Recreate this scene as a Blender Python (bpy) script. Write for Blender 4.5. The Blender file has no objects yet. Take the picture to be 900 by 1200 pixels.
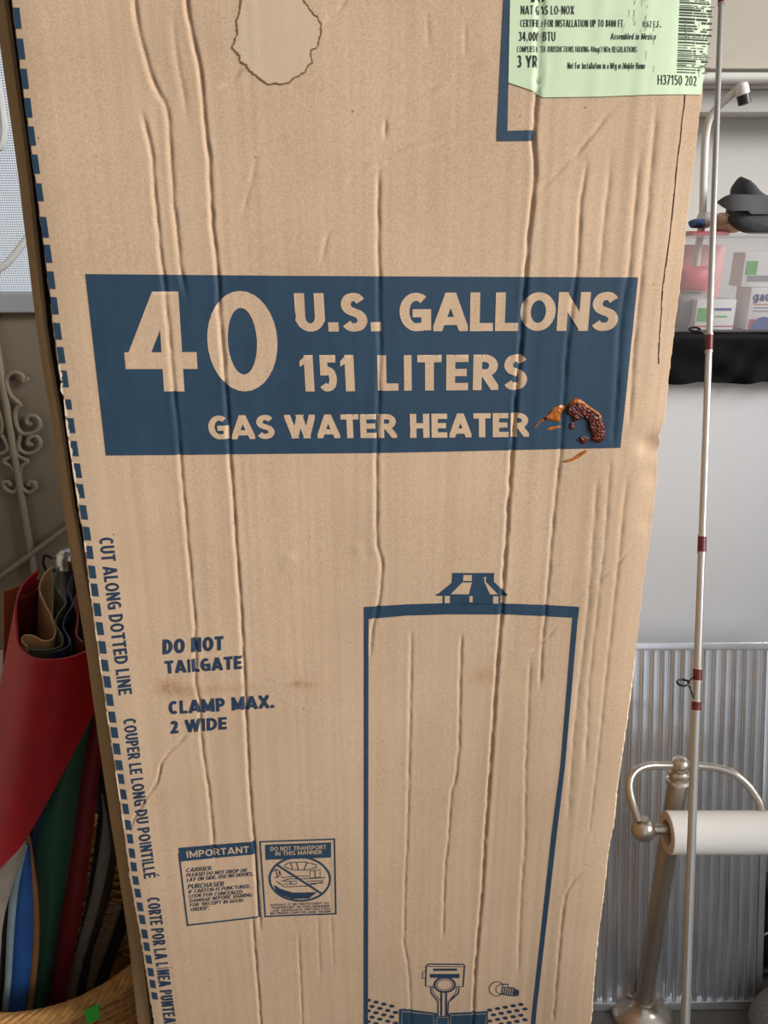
import bpy, bmesh, math, random
import numpy as np
from mathutils import Vector, Matrix
from mathutils.geometry import delaunay_2d_cdt

random.seed(7)
rng = np.random.default_rng(11)
scene = bpy.context.scene
COL = scene.collection

# ------------------------------------------------------------------ camera
PITCH = math.radians(19.6)
FPX = 900.0
CAM = np.array([0.0, 0.0, 1.4])
cam_d = bpy.data.cameras.new('camera')
cam_d.sensor_fit = 'HORIZONTAL'; cam_d.sensor_width = 36.0; cam_d.lens = 36.0 * FPX / 900.0
cam_d.clip_start = 0.02
cam = bpy.data.objects.new('camera', cam_d); COL.objects.link(cam)
cam.location = CAM; cam.rotation_euler = (math.pi / 2 - PITCH, 0, 0)
scene.camera = cam

# ------------------------------------------------------------------ daylight
world = bpy.data.worlds.new('overcast_sky'); scene.world = world
world.use_nodes = True
wn = world.node_tree.nodes['Background']
wn.inputs[0].default_value = (0.90, 0.95, 1.0, 1); wn.inputs[1].default_value = 0.62
sun_d = bpy.data.lights.new('soft_sun', 'SUN'); sun_d.energy = 4.2; sun_d.angle = math.radians(30)
sun_d.color = (1.0, 0.96, 0.91)
sun = bpy.data.objects.new('soft_sun', sun_d); COL.objects.link(sun)
sun.rotation_euler = Vector((-0.79, 0.455, -0.40)).to_track_quat('-Z', 'Y').to_euler()
scene.view_settings.view_transform = 'Standard'
scene.view_settings.look = 'None'
scene.view_settings.gamma = 1.0
scene.view_settings.use_curve_mapping = False
scene.view_settings.exposure = 0.25

# ------------------------------------------------------------------ measuring helpers
_R = np.array([1.0, 0, 0]); _U = np.array([0, math.sin(PITCH), math.cos(PITCH)])
_F = np.array([0, math.cos(PITCH), -math.sin(PITCH)])
def ray(x, y): return _F + (x - 450) / FPX * _R - (y - 600) / FPX * _U
def at(x, y, Y):
    d = ray(x, y); return Vector(CAM + d * (Y / d[1]))
def atz(x, y, z):
    d = ray(x, y); return Vector(CAM + d * ((z - CAM[2]) / d[2]))

# ------------------------------------------------------------------ materials
def srgb(r, g, b):
    f = lambda c: (c / 255 / 12.92) if c / 255 <= 0.04045 else ((c / 255 + 0.055) / 1.055) ** 2.4
    return (f(r), f(g), f(b), 1.0)
class NT:
    def __init__(s, name):
        s.m = bpy.data.materials.new(name); s.m.use_nodes = True
        s.t = s.m.node_tree; s.b = s.t.nodes['Principled BSDF']; s.out = s.t.nodes['Material Output']
        s.co = s.t.nodes.new('ShaderNodeTexCoord').outputs['Object']
    def n(s, k, **kw):
        o = s.t.nodes.new(k)
        for a, v in kw.items(): setattr(o, a, v)
        return o
    def l(s, a, b): s.t.links.new(a, b)
    def noise(s, scale, detail=3, rough=0.55, stretch=None):
        o = s.n('ShaderNodeTexNoise'); o.inputs['Scale'].default_value = scale
        o.inputs['Detail'].default_value = detail; o.inputs['Roughness'].default_value = rough
        if stretch:
            mp = s.n('ShaderNodeMapping'); mp.inputs['Scale'].default_value = stretch
            s.l(s.co, mp.inputs[0]); s.l(mp.outputs[0], o.inputs['Vector'])
        else: s.l(s.co, o.inputs['Vector'])
        return o.outputs['Fac']
    def ramp(s, fac, c0, c1, p0=0.3, p1=0.7):
        r = s.n('ShaderNodeValToRGB'); r.color_ramp.elements[0].position = p0; r.color_ramp.elements[1].position = p1
        r.color_ramp.elements[0].color = c0; r.color_ramp.elements[1].color = c1
        s.l(fac, r.inputs[0]); return r.outputs[0]
    def mix(s, fac, a, b, mode='MIX'):
        m = s.n('ShaderNodeMix', data_type='RGBA', blend_type=mode)
        if isinstance(fac, float): m.inputs[0].default_value = fac
        else: s.l(fac, m.inputs[0])
        for v, i in ((a, 6), (b, 7)):
            if isinstance(v, tuple): m.inputs[i].default_value = v
            else: s.l(v, m.inputs[i])
        return m.outputs[2]
    def bump(s, h, strength=0.2, dist=0.001):
        b = s.n('ShaderNodeBump'); b.inputs['Strength'].default_value = strength; b.inputs['Distance'].default_value = dist
        s.l(h, b.inputs['Height']); s.l(b.outputs[0], s.b.inputs['Normal'])
def mat(name, c, rough=0.6, metal=0.0, var=0.12, scale=20, bump=0.0, bscale=200, bdist=0.001, stretch=None, spec=0.5):
    k = NT(name)
    a = tuple(min(1, v * (1 - var)) for v in c[:3]) + (1,); b = tuple(min(1, v * (1 + var)) for v in c[:3]) + (1,)
    k.l(k.ramp(k.noise(scale, 4, 0.6, stretch), a, b), k.b.inputs['Base Color'])
    k.b.inputs['Roughness'].default_value = rough; k.b.inputs['Metallic'].default_value = metal
    k.b.inputs['Specular IOR Level'].default_value = spec
    if bump: k.bump(k.noise(bscale, 3, 0.6, stretch), bump, bdist)
    return k.m

def kraft_material(name, base, dark):
    k = NT(name)
    broad = k.noise(9, 3, 0.5)
    fib = k.noise(650, 5, 0.85)
    flute = k.noise(150, 2, 0.5, (1.0, 1.0, 0.02))
    c = k.ramp(fib, dark, base, 0.30, 0.62)
    c = k.mix(0.28, c, k.ramp(broad, dark, base, 0.2, 0.75))
    c = k.mix(0.16, c, k.ramp(flute, dark, base, 0.3, 0.7))
    vo = k.n('ShaderNodeTexVoronoi'); vo.inputs['Scale'].default_value = 45
    k.l(k.co, vo.inputs['Vector'])
    c = k.mix(k.ramp(vo.outputs['Distance'], (1, 1, 1, 1), (0, 0, 0, 1), 0.025, 0.04), c, srgb(122, 88, 60))
    at_ = k.n('ShaderNodeAttribute'); at_.attribute_name = 'stain'
    c = k.mix(at_.outputs['Fac'], c, srgb(140, 92, 42))
    k.l(c, k.b.inputs['Base Color'])
    k.b.inputs['Roughness'].default_value = 0.82; k.b.inputs['Specular IOR Level'].default_value = 0.25
    k.bump(fib, 0.25, 0.0006)
    return k.m
M = {}
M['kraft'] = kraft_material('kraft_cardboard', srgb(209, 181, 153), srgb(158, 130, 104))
M['kraft_side'] = kraft_material('kraft_side_shaded', srgb(186, 150, 108), srgb(150, 118, 82))  # darker copy of the front kraft, shade put into the colour
M['kraft_cut'] = mat('cut_cardboard_edge', srgb(226, 200, 168), 0.9, var=0.25, scale=160, bump=0.5, bscale=300)
M['torn'] = mat('torn_paper_face', srgb(228, 206, 180), 0.95, var=0.12, scale=300)
M['kraft_in'] = mat('carton_inside_shade', srgb(120, 92, 64), 0.9)  # dark brown stands in for the unlit inside of the kraft
def ink(name, c, worn):
    k = NT(name)
    f = k.noise(700, 3, 0.8)
    col = k.mix(k.ramp(f, (0, 0, 0, 1), (1, 1, 1, 1), 0.66, 0.76), k.ramp(k.noise(30, 4, 0.6), tuple(v * .9 for v in c[:3]) + (1,), tuple(min(1, v * 1.12) for v in c[:3]) + (1,)), worn)
    k.l(col, k.b.inputs['Base Color']); k.b.inputs['Roughness'].default_value = 0.62; k.b.inputs['Specular IOR Level'].default_value = 0.3
    k.bump(f, 0.2, 0.0005)
    return k.m
M['ink'] = ink('blue_ink', srgb(40, 63, 83), srgb(98, 112, 120))
M['ink_dark'] = ink('dark_blue_ink', srgb(40, 56, 78), srgb(88, 92, 98))
M['label'] = mat('green_label_paper', srgb(192, 211, 176), 0.55, var=0.06, scale=25)
M['label_black'] = ink('black_label_print', srgb(34, 36, 36), srgb(120, 132, 112))
M['stain_rim'] = mat('water_stain_rim', srgb(122, 86, 52), 0.85, var=0.25, scale=120)
M['stain_pale'] = kraft_material('water_stain_inside', srgb(204, 182, 158), srgb(176, 152, 128))
M['slit'] = mat('slit_shade_paint', srgb(58, 40, 26), 0.95)  # flat dark colour standing for the shade inside the slit
def spill():
    k = NT('dried_sticky_spill')
    n = k.noise(260, 4, 0.7)
    c = k.ramp(n, srgb(46, 9, 9), srgb(138, 48, 16), 0.42, 0.68)
    k.l(c, k.b.inputs['Base Color']); k.b.inputs['Roughness'].default_value = 0.1
    k.bump(k.noise(500, 3, 0.6), 0.9, 0.0012); return k.m
M['spill'] = spill()
M['amber'] = mat('thin_amber_spill', srgb(158, 88, 24), 0.25, var=0.4, scale=220, bump=0.6, bscale=400)
M['wall'] = mat('painted_wall', srgb(214, 212, 206), 0.85, var=0.03, scale=3, bump=0.1, bscale=120)
M['wall_tan'] = mat('tan_wall_paint', srgb(168, 158, 142), 0.85, var=0.04, scale=3)  # even tan colour for the left and front walls
M['ceiling_and_shade'] = mat('ceiling_paint', srgb(205, 202, 196), 0.9, var=0.03)
M['floor'] = mat('concrete_floor', srgb(104, 101, 97), 0.8, var=0.15, scale=6, bump=0.2, bscale=60)
M['white_enamel'] = mat('white_enamel', srgb(206, 209, 214), 0.28, var=0.02, scale=4)
M['black_cloth'] = mat('black_cloth', srgb(15, 15, 18), 1.0, var=0.2, scale=60, bump=0.3, bscale=900, spec=.15)
M['door_paint'] = mat('taupe_door_paint', srgb(122, 112, 98), 0.6, var=0.06, scale=8)
M['iron'] = mat('painted_iron', srgb(132, 122, 106), 0.5, var=0.08)
M['iron_light'] = mat('white_painted_iron', srgb(206, 208, 208), 0.5, var=0.05)
M['rail'] = mat('grey_door_rail', srgb(150, 154, 160), 0.5, var=0.05)
M['nickel'] = mat('brushed_nickel', srgb(190, 180, 168), 0.28, 0.85, var=0.06, scale=60)
M['rod'] = mat('silver_rod_blank', srgb(182, 181, 180), 0.32, 0.55, var=0.05, scale=30)
M['wine'] = mat('wine_thread_wrap', srgb(96, 22, 36), 0.35, var=0.15, scale=300, bump=0.5, bscale=800, stretch=(.1, .1, 1))
M['silver_thread'] = mat('silver_thread', srgb(200, 190, 180), 0.3, 0.8)
M['black_metal'] = mat('black_metal', srgb(36, 34, 34), 0.35, 0.6)
M['paper'] = mat('white_paper', srgb(236, 234, 230), 0.9, var=0.02, bump=0.15, bscale=300)
M['core'] = mat('cardboard_core', srgb(198, 182, 164), 0.9)
M['aluminium'] = mat('mill_aluminium', srgb(212, 215, 220), 0.2, 0.75, var=0.12, scale=14, bump=0.12, bscale=90, stretch=(1, 1, .08))
M['fleece'] = mat('grey_fleece', srgb(128, 126, 122), 1.0, var=0.35, scale=260, bump=1.0, bscale=600, bdist=0.002)
M['black_plastic'] = mat('black_plastic', srgb(28, 28, 30), 0.4)
M['steel'] = mat('bright_steel', srgb(190, 190, 190), 0.2, 1.0)
M['white_plastic'] = mat('white_plastic', srgb(226, 224, 218), 0.4, var=0.02)
M['neoprene'] = mat('dark_grey_neoprene', srgb(62, 64, 68), 0.85, var=0.2, scale=120, bump=0.6, bscale=500)
M['neoprene_strap'] = mat('grey_velcro_strap', srgb(76, 77, 80), 0.9, var=0.12, scale=200)
M['beige'] = mat('beige_bandage', srgb(206, 178, 150), 0.85, bump=0.4, bscale=300)
M['blue_plastic'] = mat('blue_plastic', srgb(52, 86, 140), 0.4)
M['red_plastic'] = mat('red_plastic', srgb(190, 60, 62), 0.4)
M['pink'] = mat('pink_package', srgb(214, 96, 112), 0.5)
M['green_print'] = mat('green_print', srgb(78, 178, 84), 0.5)
M['blue_print'] = mat('blue_print', srgb(40, 72, 150), 0.5)
M['red_print'] = mat('red_print', srgb(200, 70, 90), 0.5)
M['orange_print'] = mat('orange_print', srgb(222, 132, 78), 0.5)
M['carton_white'] = mat('white_carton', srgb(238, 238, 236), 0.6, var=0.02)
M['grey_package'] = mat('grey_package', srgb(140, 140, 146), 0.5)
def leather(n, c): return mat(n, c, 0.55, var=0.14, scale=30, bump=0.25, bscale=350)
M['l_red'] = leather('red_leather', srgb(176, 14, 30))
M['l_darkred'] = leather('dark_red_leather', srgb(120, 24, 30))
M['l_brown'] = leather('brown_leather', srgb(150, 92, 44))
M['l_tan'] = leather('tan_suede', srgb(206, 164, 112))
M['l_green'] = leather('green_leather', srgb(42, 92, 72))
M['l_olive'] = leather('olive_leather', srgb(84, 92, 72))
M['l_navy'] = leather('navy_leather', srgb(38, 50, 92))
M['l_blue'] = leather('blue_leather', srgb(46, 100, 176))
M['l_grey'] = leather('grey_leather', srgb(170, 160, 150))
M['l_paleblue'] = leather('pale_blue_leather', srgb(150, 172, 180))
M['l_black'] = leather('black_leather', srgb(36, 36, 36))
M['wicker'] = mat('straw_wicker', srgb(196, 146, 84), 0.7, var=0.3, scale=70, bump=0.4, bscale=200)
M['wicker_dark'] = mat('straw_wicker_stake', srgb(158, 110, 58), 0.7, var=0.3, scale=70)
M['sticker'] = mat('green_sticker', srgb(70, 210, 70), 0.5, var=0.03)
def frosted():
    k = NT('frosted_clear_plastic')
    tr = k.n('ShaderNodeBsdfTransparent'); tr.inputs[0].default_value = (0.93, 0.93, 0.94, 1)
    k.b.inputs['Base Color'].default_value = srgb(214, 212, 214); k.b.inputs['Roughness'].default_value = 0.3
    mx = k.n('ShaderNodeMixShader'); mx.inputs[0].default_value = 0.14
    k.l(tr.outputs[0], mx.inputs[1]); k.l(k.b.outputs[0], mx.inputs[2]); k.l(mx.outputs[0], k.out.inputs[0])
    return k.m
M['frosted'] = frosted()
def screen_mat():
    k = NT('perforated_screen')
    sx = k.n('ShaderNodeSeparateXYZ'); k.l(k.co, sx.inputs[0])
    def wave(o):
        a = k.n('ShaderNodeMath', operation='MULTIPLY'); k.l(o, a.inputs[0]); a.inputs[1].default_value = 2 * math.pi / 0.0052
        b = k.n('ShaderNodeMath', operation='SINE'); k.l(a.outputs[0], b.inputs[0]); return b.outputs[0]
    p = k.n('ShaderNodeMath', operation='ADD'); k.l(wave(sx.outputs[0]), p.inputs[0]); k.l(wave(sx.outputs[2]), p.inputs[1])
    g = k.n('ShaderNodeMath', operation='GREATER_THAN'); k.l(p.outputs[0], g.inputs[0]); g.inputs[1].default_value = 0.6
    tr = k.n('ShaderNodeBsdfTransparent')
    k.b.inputs['Base Color'].default_value = srgb(150, 160, 168); k.b.inputs['Roughness'].default_value = 0.6
    tl = k.n('ShaderNodeBsdfTranslucent'); tl.inputs[0].default_value = srgb(190, 198, 204)
    ms = k.n('ShaderNodeMixShader'); ms.inputs[0].default_value = 0.5; k.l(k.b.outputs[0], ms.inputs[1]); k.l(tl.outputs[0], ms.inputs[2])
    mx = k.n('ShaderNodeMixShader'); k.l(g.outputs[0], mx.inputs[0]); k.l(tr.outputs[0], mx.inputs[1]); k.l(ms.outputs[0], mx.inputs[2])
    k.l(mx.outputs[0], k.out.inputs[0]); return k.m
M['screen'] = screen_mat()

# ------------------------------------------------------------------ object helpers
def link(name, me, parent=None):
    o = bpy.data.objects.new(name, me); COL.objects.link(o)
    if parent is not None: o.parent = parent
    return o
def tag(o, label=None, cat=None, group=None, kind=None):
    if label: o['label'] = label
    if cat: o['category'] = cat
    if group: o['group'] = group
    if kind: o['kind'] = kind
    return o
def thing(name, loc, label, cat, rz=0, group=None):
    o = link(name, None); o.location = loc; o.rotation_euler = (0, 0, rz); o.empty_display_size = .05
    return tag(o, label, cat, group)
class MB:
    """collects geometry given in world coordinates"""
    def __init__(s): s.v = []; s.f = []
    def add(s, vs, fs):
        b = len(s.v); s.v += [Vector(v) for v in vs]; s.f += [tuple(i + b for i in f) for f in fs]; return s
    def box(s, a, b):
        x0, y0, z0 = a; x1, y1, z1 = b
        return s.add([(x0, y0, z0), (x1, y0, z0), (x1, y1, z0), (x0, y1, z0), (x0, y0, z1), (x1, y0, z1), (x1, y1, z1), (x0, y1, z1)],
                     [(0, 3, 2, 1), (4, 5, 6, 7), (0, 1, 5, 4), (1, 2, 6, 5), (2, 3, 7, 6), (3, 0, 4, 7)])
    def tube(s, pts, r, n=12, closed=False, cap=True):
        pts = [Vector(p) for p in pts]; m = len(pts)
        rs = r if isinstance(r, (list, tuple)) else [r] * m
        prev = None; rings = []
        for i, p in enumerate(pts):
            if closed: t = pts[(i + 1) % m] - pts[i - 1]
            else: t = pts[min(i + 1, m - 1)] - pts[max(i - 1, 0)]
            t.normalize()
            if prev is None:
                a = Vector((0, 0, 1)) if abs(t.z) < .9 else Vector((1, 0, 0))
                nrm = (a - t * a.dot(t)).normalized()
            else: nrm = (prev - t * prev.dot(t)).normalized()
            prev = nrm; bi = t.cross(nrm)
            rings.append([p + (nrm * math.cos(2 * math.pi * k / n) + bi * math.sin(2 * math.pi * k / n)) * rs[i] for k in range(n)])
        vs = [v for rg in rings for v in rg]; fs = []
        for i in range(m if closed else m - 1):
            j = (i + 1) % m
            for k in range(n):
                fs.append((i * n + k, i * n + (k + 1) % n, j * n + (k + 1) % n, j * n + k))
        if cap and not closed:
            fs.append(tuple(range(n - 1, -1, -1))); fs.append(tuple((m - 1) * n + k for k in range(n)))
        return s.add(vs, fs)
    def lathe(s, origin, axis, prof, n=24):
        """prof: (radius, distance along axis)"""
        o = Vector(origin); ax = Vector(axis).normalized()
        a = Vector((0, 0, 1)) if abs(ax.z) < .9 else Vector((1, 0, 0))
        e1 = (a - ax * a.dot(ax)).normalized(); e2 = ax.cross(e1)
        vs = []; fs = []
        for r, h in prof:
            for k in range(n):
                an = 2 * math.pi * k / n; vs.append(o + ax * h + (e1 * math.cos(an) + e2 * math.sin(an)) * max(r, 1e-5))
        for i in range(len(prof) - 1):
            for k in range(n): fs.append((i * n + k, i * n + (k + 1) % n, (i + 1) * n + (k + 1) % n, (i + 1) * n + k))
        fs.append(tuple(range(n - 1, -1, -1))); fs.append(tuple((len(prof) - 1) * n + k for k in range(n)))
        return s.add(vs, fs)
    def grid(s, rows):
        nr = len(rows); nc = len(rows[0])
        return s.add([p for r in rows for p in r], [(i * nc + j, i * nc + j + 1, (i + 1) * nc + j + 1, (i + 1) * nc + j) for i in range(nr - 1) for j in range(nc - 1)])
    def sheet(s, rows, th):
        """a grid given thickness th"""
        nr = len(rows); nc = len(rows[0]); R_ = [[Vector(p) for p in r] for r in rows]
        back = []
        for i in range(nr):
            br = []
            for j in range(nc):
                a = R_[min(i + 1, nr - 1)][j] - R_[max(i - 1, 0)][j]; b = R_[i][min(j + 1, nc - 1)] - R_[i][max(j - 1, 0)]
                n_ = a.cross(b)
                if n_.length > 0: n_.normalize()
                br.append(R_[i][j] + n_ * th)
            back.append(br)
        N = nr * nc; fs = []
        for i in range(nr - 1):
            for j in range(nc - 1):
                q = (i * nc + j, i * nc + j + 1, (i + 1) * nc + j + 1, (i + 1) * nc + j)
                fs.append(q); fs.append(tuple(N + k for k in reversed(q)))
        loop = [j for j in range(nc)] + [i * nc + nc - 1 for i in range(1, nr)] + [(nr - 1) * nc + j for j in range(nc - 2, -1, -1)] + [i * nc for i in range(nr - 2, 0, -1)]
        for a, b in zip(loop, loop[1:] + loop[:1]): fs.append((b, a, N + a, N + b))
        return s.add([p for r in R_ for p in r] + [p for r in back for p in r], fs)
    def build(s, name, m, parent=None, smooth=True, bevel=0.0, seg=2):
        me = bpy.data.meshes.new(name)
        vs = s.v
        if parent is not None:
            inv = world_of(parent).inverted(); vs = [inv @ v for v in vs]
        else:
            base = Vector(((min(v.x for v in vs) + max(v.x for v in vs)) / 2, (min(v.y for v in vs) + max(v.y for v in vs)) / 2, min(v.z for v in vs)))
            vs = [v - base for v in vs]
        me.from_pydata([tuple(v) for v in vs], [], s.f)
        bm = bmesh.new(); bm.from_mesh(me); bmesh.ops.recalc_face_normals(bm, faces=bm.faces)
        if bevel:
            bmesh.ops.bevel(bm, geom=[e for e in bm.edges if len(e.link_faces) == 2 and e.calc_face_angle() > 0.5], offset=bevel, segments=seg, affect='EDGES', profile=0.6)
        for f in bm.faces: f.smooth = smooth
        if smooth:
            for e in bm.edges:
                if len(e.link_faces) == 2 and e.calc_face_angle() > 0.75: e.smooth = False
        bm.to_mesh(me); bm.free()
        me.materials.append(m)
        o = link(name, me, parent)
        if parent is None: o.location = base
        return o
def world_of(o):
    m = Matrix.LocRotScale(o.location, o.rotation_euler, o.scale)
    return world_of(o.parent) @ m if o.parent else m
def smooth_pts(pts, n=8, closed=False):
    P = [Vector(p) for p in pts]; m = len(P); out = []
    g = (lambda i: P[i % m]) if closed else (lambda i: P[max(0, min(m - 1, i))])
    for i in range(m if closed else m - 1):
        a, b, c, d = g(i - 1), g(i), g(i + 1), g(i + 2)
        for k in range(n):
            t = k / n
            out.append(0.5 * ((2 * b) + (c - a) * t + (2 * a - 5 * b + 4 * c - d) * t * t + (3 * b - a - 3 * c + d) * t ** 3))
    if not closed: out.append(P[-1])
    return out

# ================================================================== the setting: an open garage bay
def struct(name, mb, m, **k):
    return tag(mb.build(name, m, **k), kind='structure')
BY = 1.92                                                     # back wall plane
struct('floor', MB().box((-6, -9, -.1), (6, 8, 0)), M['floor'], smooth=False)
wb = MB()
wb.box((-.46, BY, 0), (3.2, BY + .12, 3.1)); wb.box((-1.4, BY, 2.06), (-.46, BY + .12, 3.1)); wb.box((-1.6, BY, 0), (-1.4, BY + .12, 3.1))
struct('wall_back', wb, M['wall'], smooth=False)
struct('wall_left_light_block', MB().box((-1.72, -.6, 0), (-1.6, BY + .12, 3.1)), M['wall_tan'], smooth=False)  # unseen wall, carried forward to block light from the left
struct('wall_right_sun_block', MB().box((2.6, -3.0, 0), (2.72, BY, 1.72)), M['wall'], smooth=False)  # unseen low wall added to keep sun off the lower parts
struct('wall_front_light_block', MB().box((-1.72, -.72, 0), (-.16, -.6, 3.1)), M['wall_tan'], smooth=False)  # unseen wall added to cut daylight on the left side
struct('ceiling_and_shade', MB().box((-1.72, 0.35, 3.1), (3.2, BY + .12, 3.2)).box((-1.72, -.72, 3.1), (-.16, .35, 3.2)), M['ceiling_and_shade'], smooth=False)  # unseen; edge and height set for the sun, front strip added as shade

# the security door on the left
DY = BY - .02
door = thing('door_1', ((-.93), DY, 0), None, None); door['kind'] = 'structure'
z_rail0, z_rail1 = at(20, 366, DY).z, at(20, 343, DY).z
MB().box((-1.38, DY + .01, .02), (-.48, DY + .03, z_rail0)).build('kick_panel', M['door_paint'], door, smooth=False)
MB().box((-1.38, DY - .015, z_rail0), (-.48, DY + .04, z_rail1)).build('rail', M['rail'], door, smooth=False, bevel=.004)
MB().box((-1.38, DY + .012, z_rail1), (-.48, DY + .014, 2.02)).build('screen', M['screen'], door, smooth=False)
fr = MB()
for a, b in (((-1.4, 0), (-1.36, 2.06)), ((-.5, 0), (-.46, 2.06)), ((-1.4, 2.01), (-.46, 2.06))):
    fr.box((a[0], DY - .015, a[1]), (b[0], DY + .05, b[1]))
fr.build('frame', M['rail'], door, smooth=False)
SY = DY - .004
def scroll(pts, ox, oy, sc, r=.0055, m='iron', mirror=None):
    q = []
    for x, y in pts:
        X, Y_ = ox + x / sc, oy + y / sc
        if mirror is not None: X = 2 * mirror - X
        q.append(at(X, Y_, SY))
    MB().tube(smooth_pts(q, 6), r, 8).build('scroll', M[m], door)
S1 = [(150, 195), (125, 215), (122, 190), (110, 172), (75, 163), (42, 183), (35, 220), (55, 280), (95, 322), (112, 333)]
S2 = [(112, 333), (84, 365), (85, 430), (110, 480), (150, 488), (192, 474), (212, 440), (195, 400), (158, 392), (140, 415), (150, 438), (165, 432)]
S3 = [(110, 492), (98, 540), (110, 575), (150, 592), (192, 576), (214, 540), (196, 503), (160, 505), (146, 530), (155, 548), (170, 540)]
S4 = [(98, 545), (92, 600), (145, 632), (112, 665), (100, 715), (112, 765), (150, 796), (186, 778), (184, 746), (158, 742), (150, 760)]
for S in (S1, S2, S3, S4): scroll(S, 0, 400, 4.5)
bar = at(15, 520, SY)
MB().tube([(bar.x, SY, .1), (bar.x, SY, z_rail0)], .009, 10).build('bar', M['iron'], door)
for S in (S2, S3, S4):
    q = [at(x / 4.5, 400 + y / 4.5, SY) for x, y in S]
    q = [Vector((2 * bar.x - p.x, p.y, p.z)) for p in q]
    MB().tube(smooth_pts(q, 6), .0055, 8).build('scroll', M['iron'], door)
MB().tube([at(-40, 706, SY - .012), at(95, 606, SY - .012)], .008, 10).build('bar', M['iron'], door)
UP = [(-4, 92), (1, 118), (4, 140), (4.5, 158), (1, 172), (-6, 172), (-8, 160), (-3, 155)]
scroll(UP, 0, 0, 1, .008, 'iron_light')
MB().tube(smooth_pts([at(-30, 330, SY), at(4, 312, SY), at(22, 292, SY), at(40, 268, SY)], 6), .008, 10).build('scroll', M['iron_light'], door)

# ================================================================== the water heater carton
PSI = math.radians(3.0); FD = 0.68
UX = np.array([math.cos(PSI), math.sin(PSI), 0]); NN = np.array([math.sin(PSI), -math.cos(PSI), 0]); P0 = np.array([0, FD, 0])
def face(x, y):
    d = ray(x, y); t = ((P0 - CAM) @ NN) / (d @ NN); p = CAM + d * t
    return (float((p - P0) @ UX), float(p[2]))
carton = thing('water_heater_carton', (0, FD, 0), 'tall brown corrugated carton printed in blue for a 40 gallon gas water heater', 'carton', PSI)

E_L = [(-8, -170), (13, 0), (30, 130), (40, 200), (53, 310), (65, 416), (70, 448), (69.5, 458), (73, 466), (76, 500), (91, 600), (95.5, 626), (107, 715), (122, 820), (136, 912), (144, 966), (152, 1031), (163, 1094), (172, 1150), (180, 1200), (196, 1300), (220, 1450)]
E_R = [(862, -170), (838, 0), (828, 110), (819, 180), (810, 257), (803, 320), (797, 367), (791, 413), (786, 460), (782, 495), (776, 512), (778, 522), (773, 533), (774.5, 556), (770, 590), (766, 625), (761, 660), (757, 685), (754, 715), (751, 740), (742, 811), (734, 872), (726, 926), (721, 974), (715, 1003), (709, 1053), (702.5, 1101), (697, 1158), (695, 1194), (679, 1300), (657, 1450)]
def edge_fn(poly):
    q = sorted([face(*p)[::-1] for p in poly]); zs = np.array([a for a, _ in q]); us = np.array([b for _, b in q])
    return lambda z: np.interp(z, zs, us)
fL, fR = edge_fn(E_L), edge_fn(E_R)
ZTOP = 1.63

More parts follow.
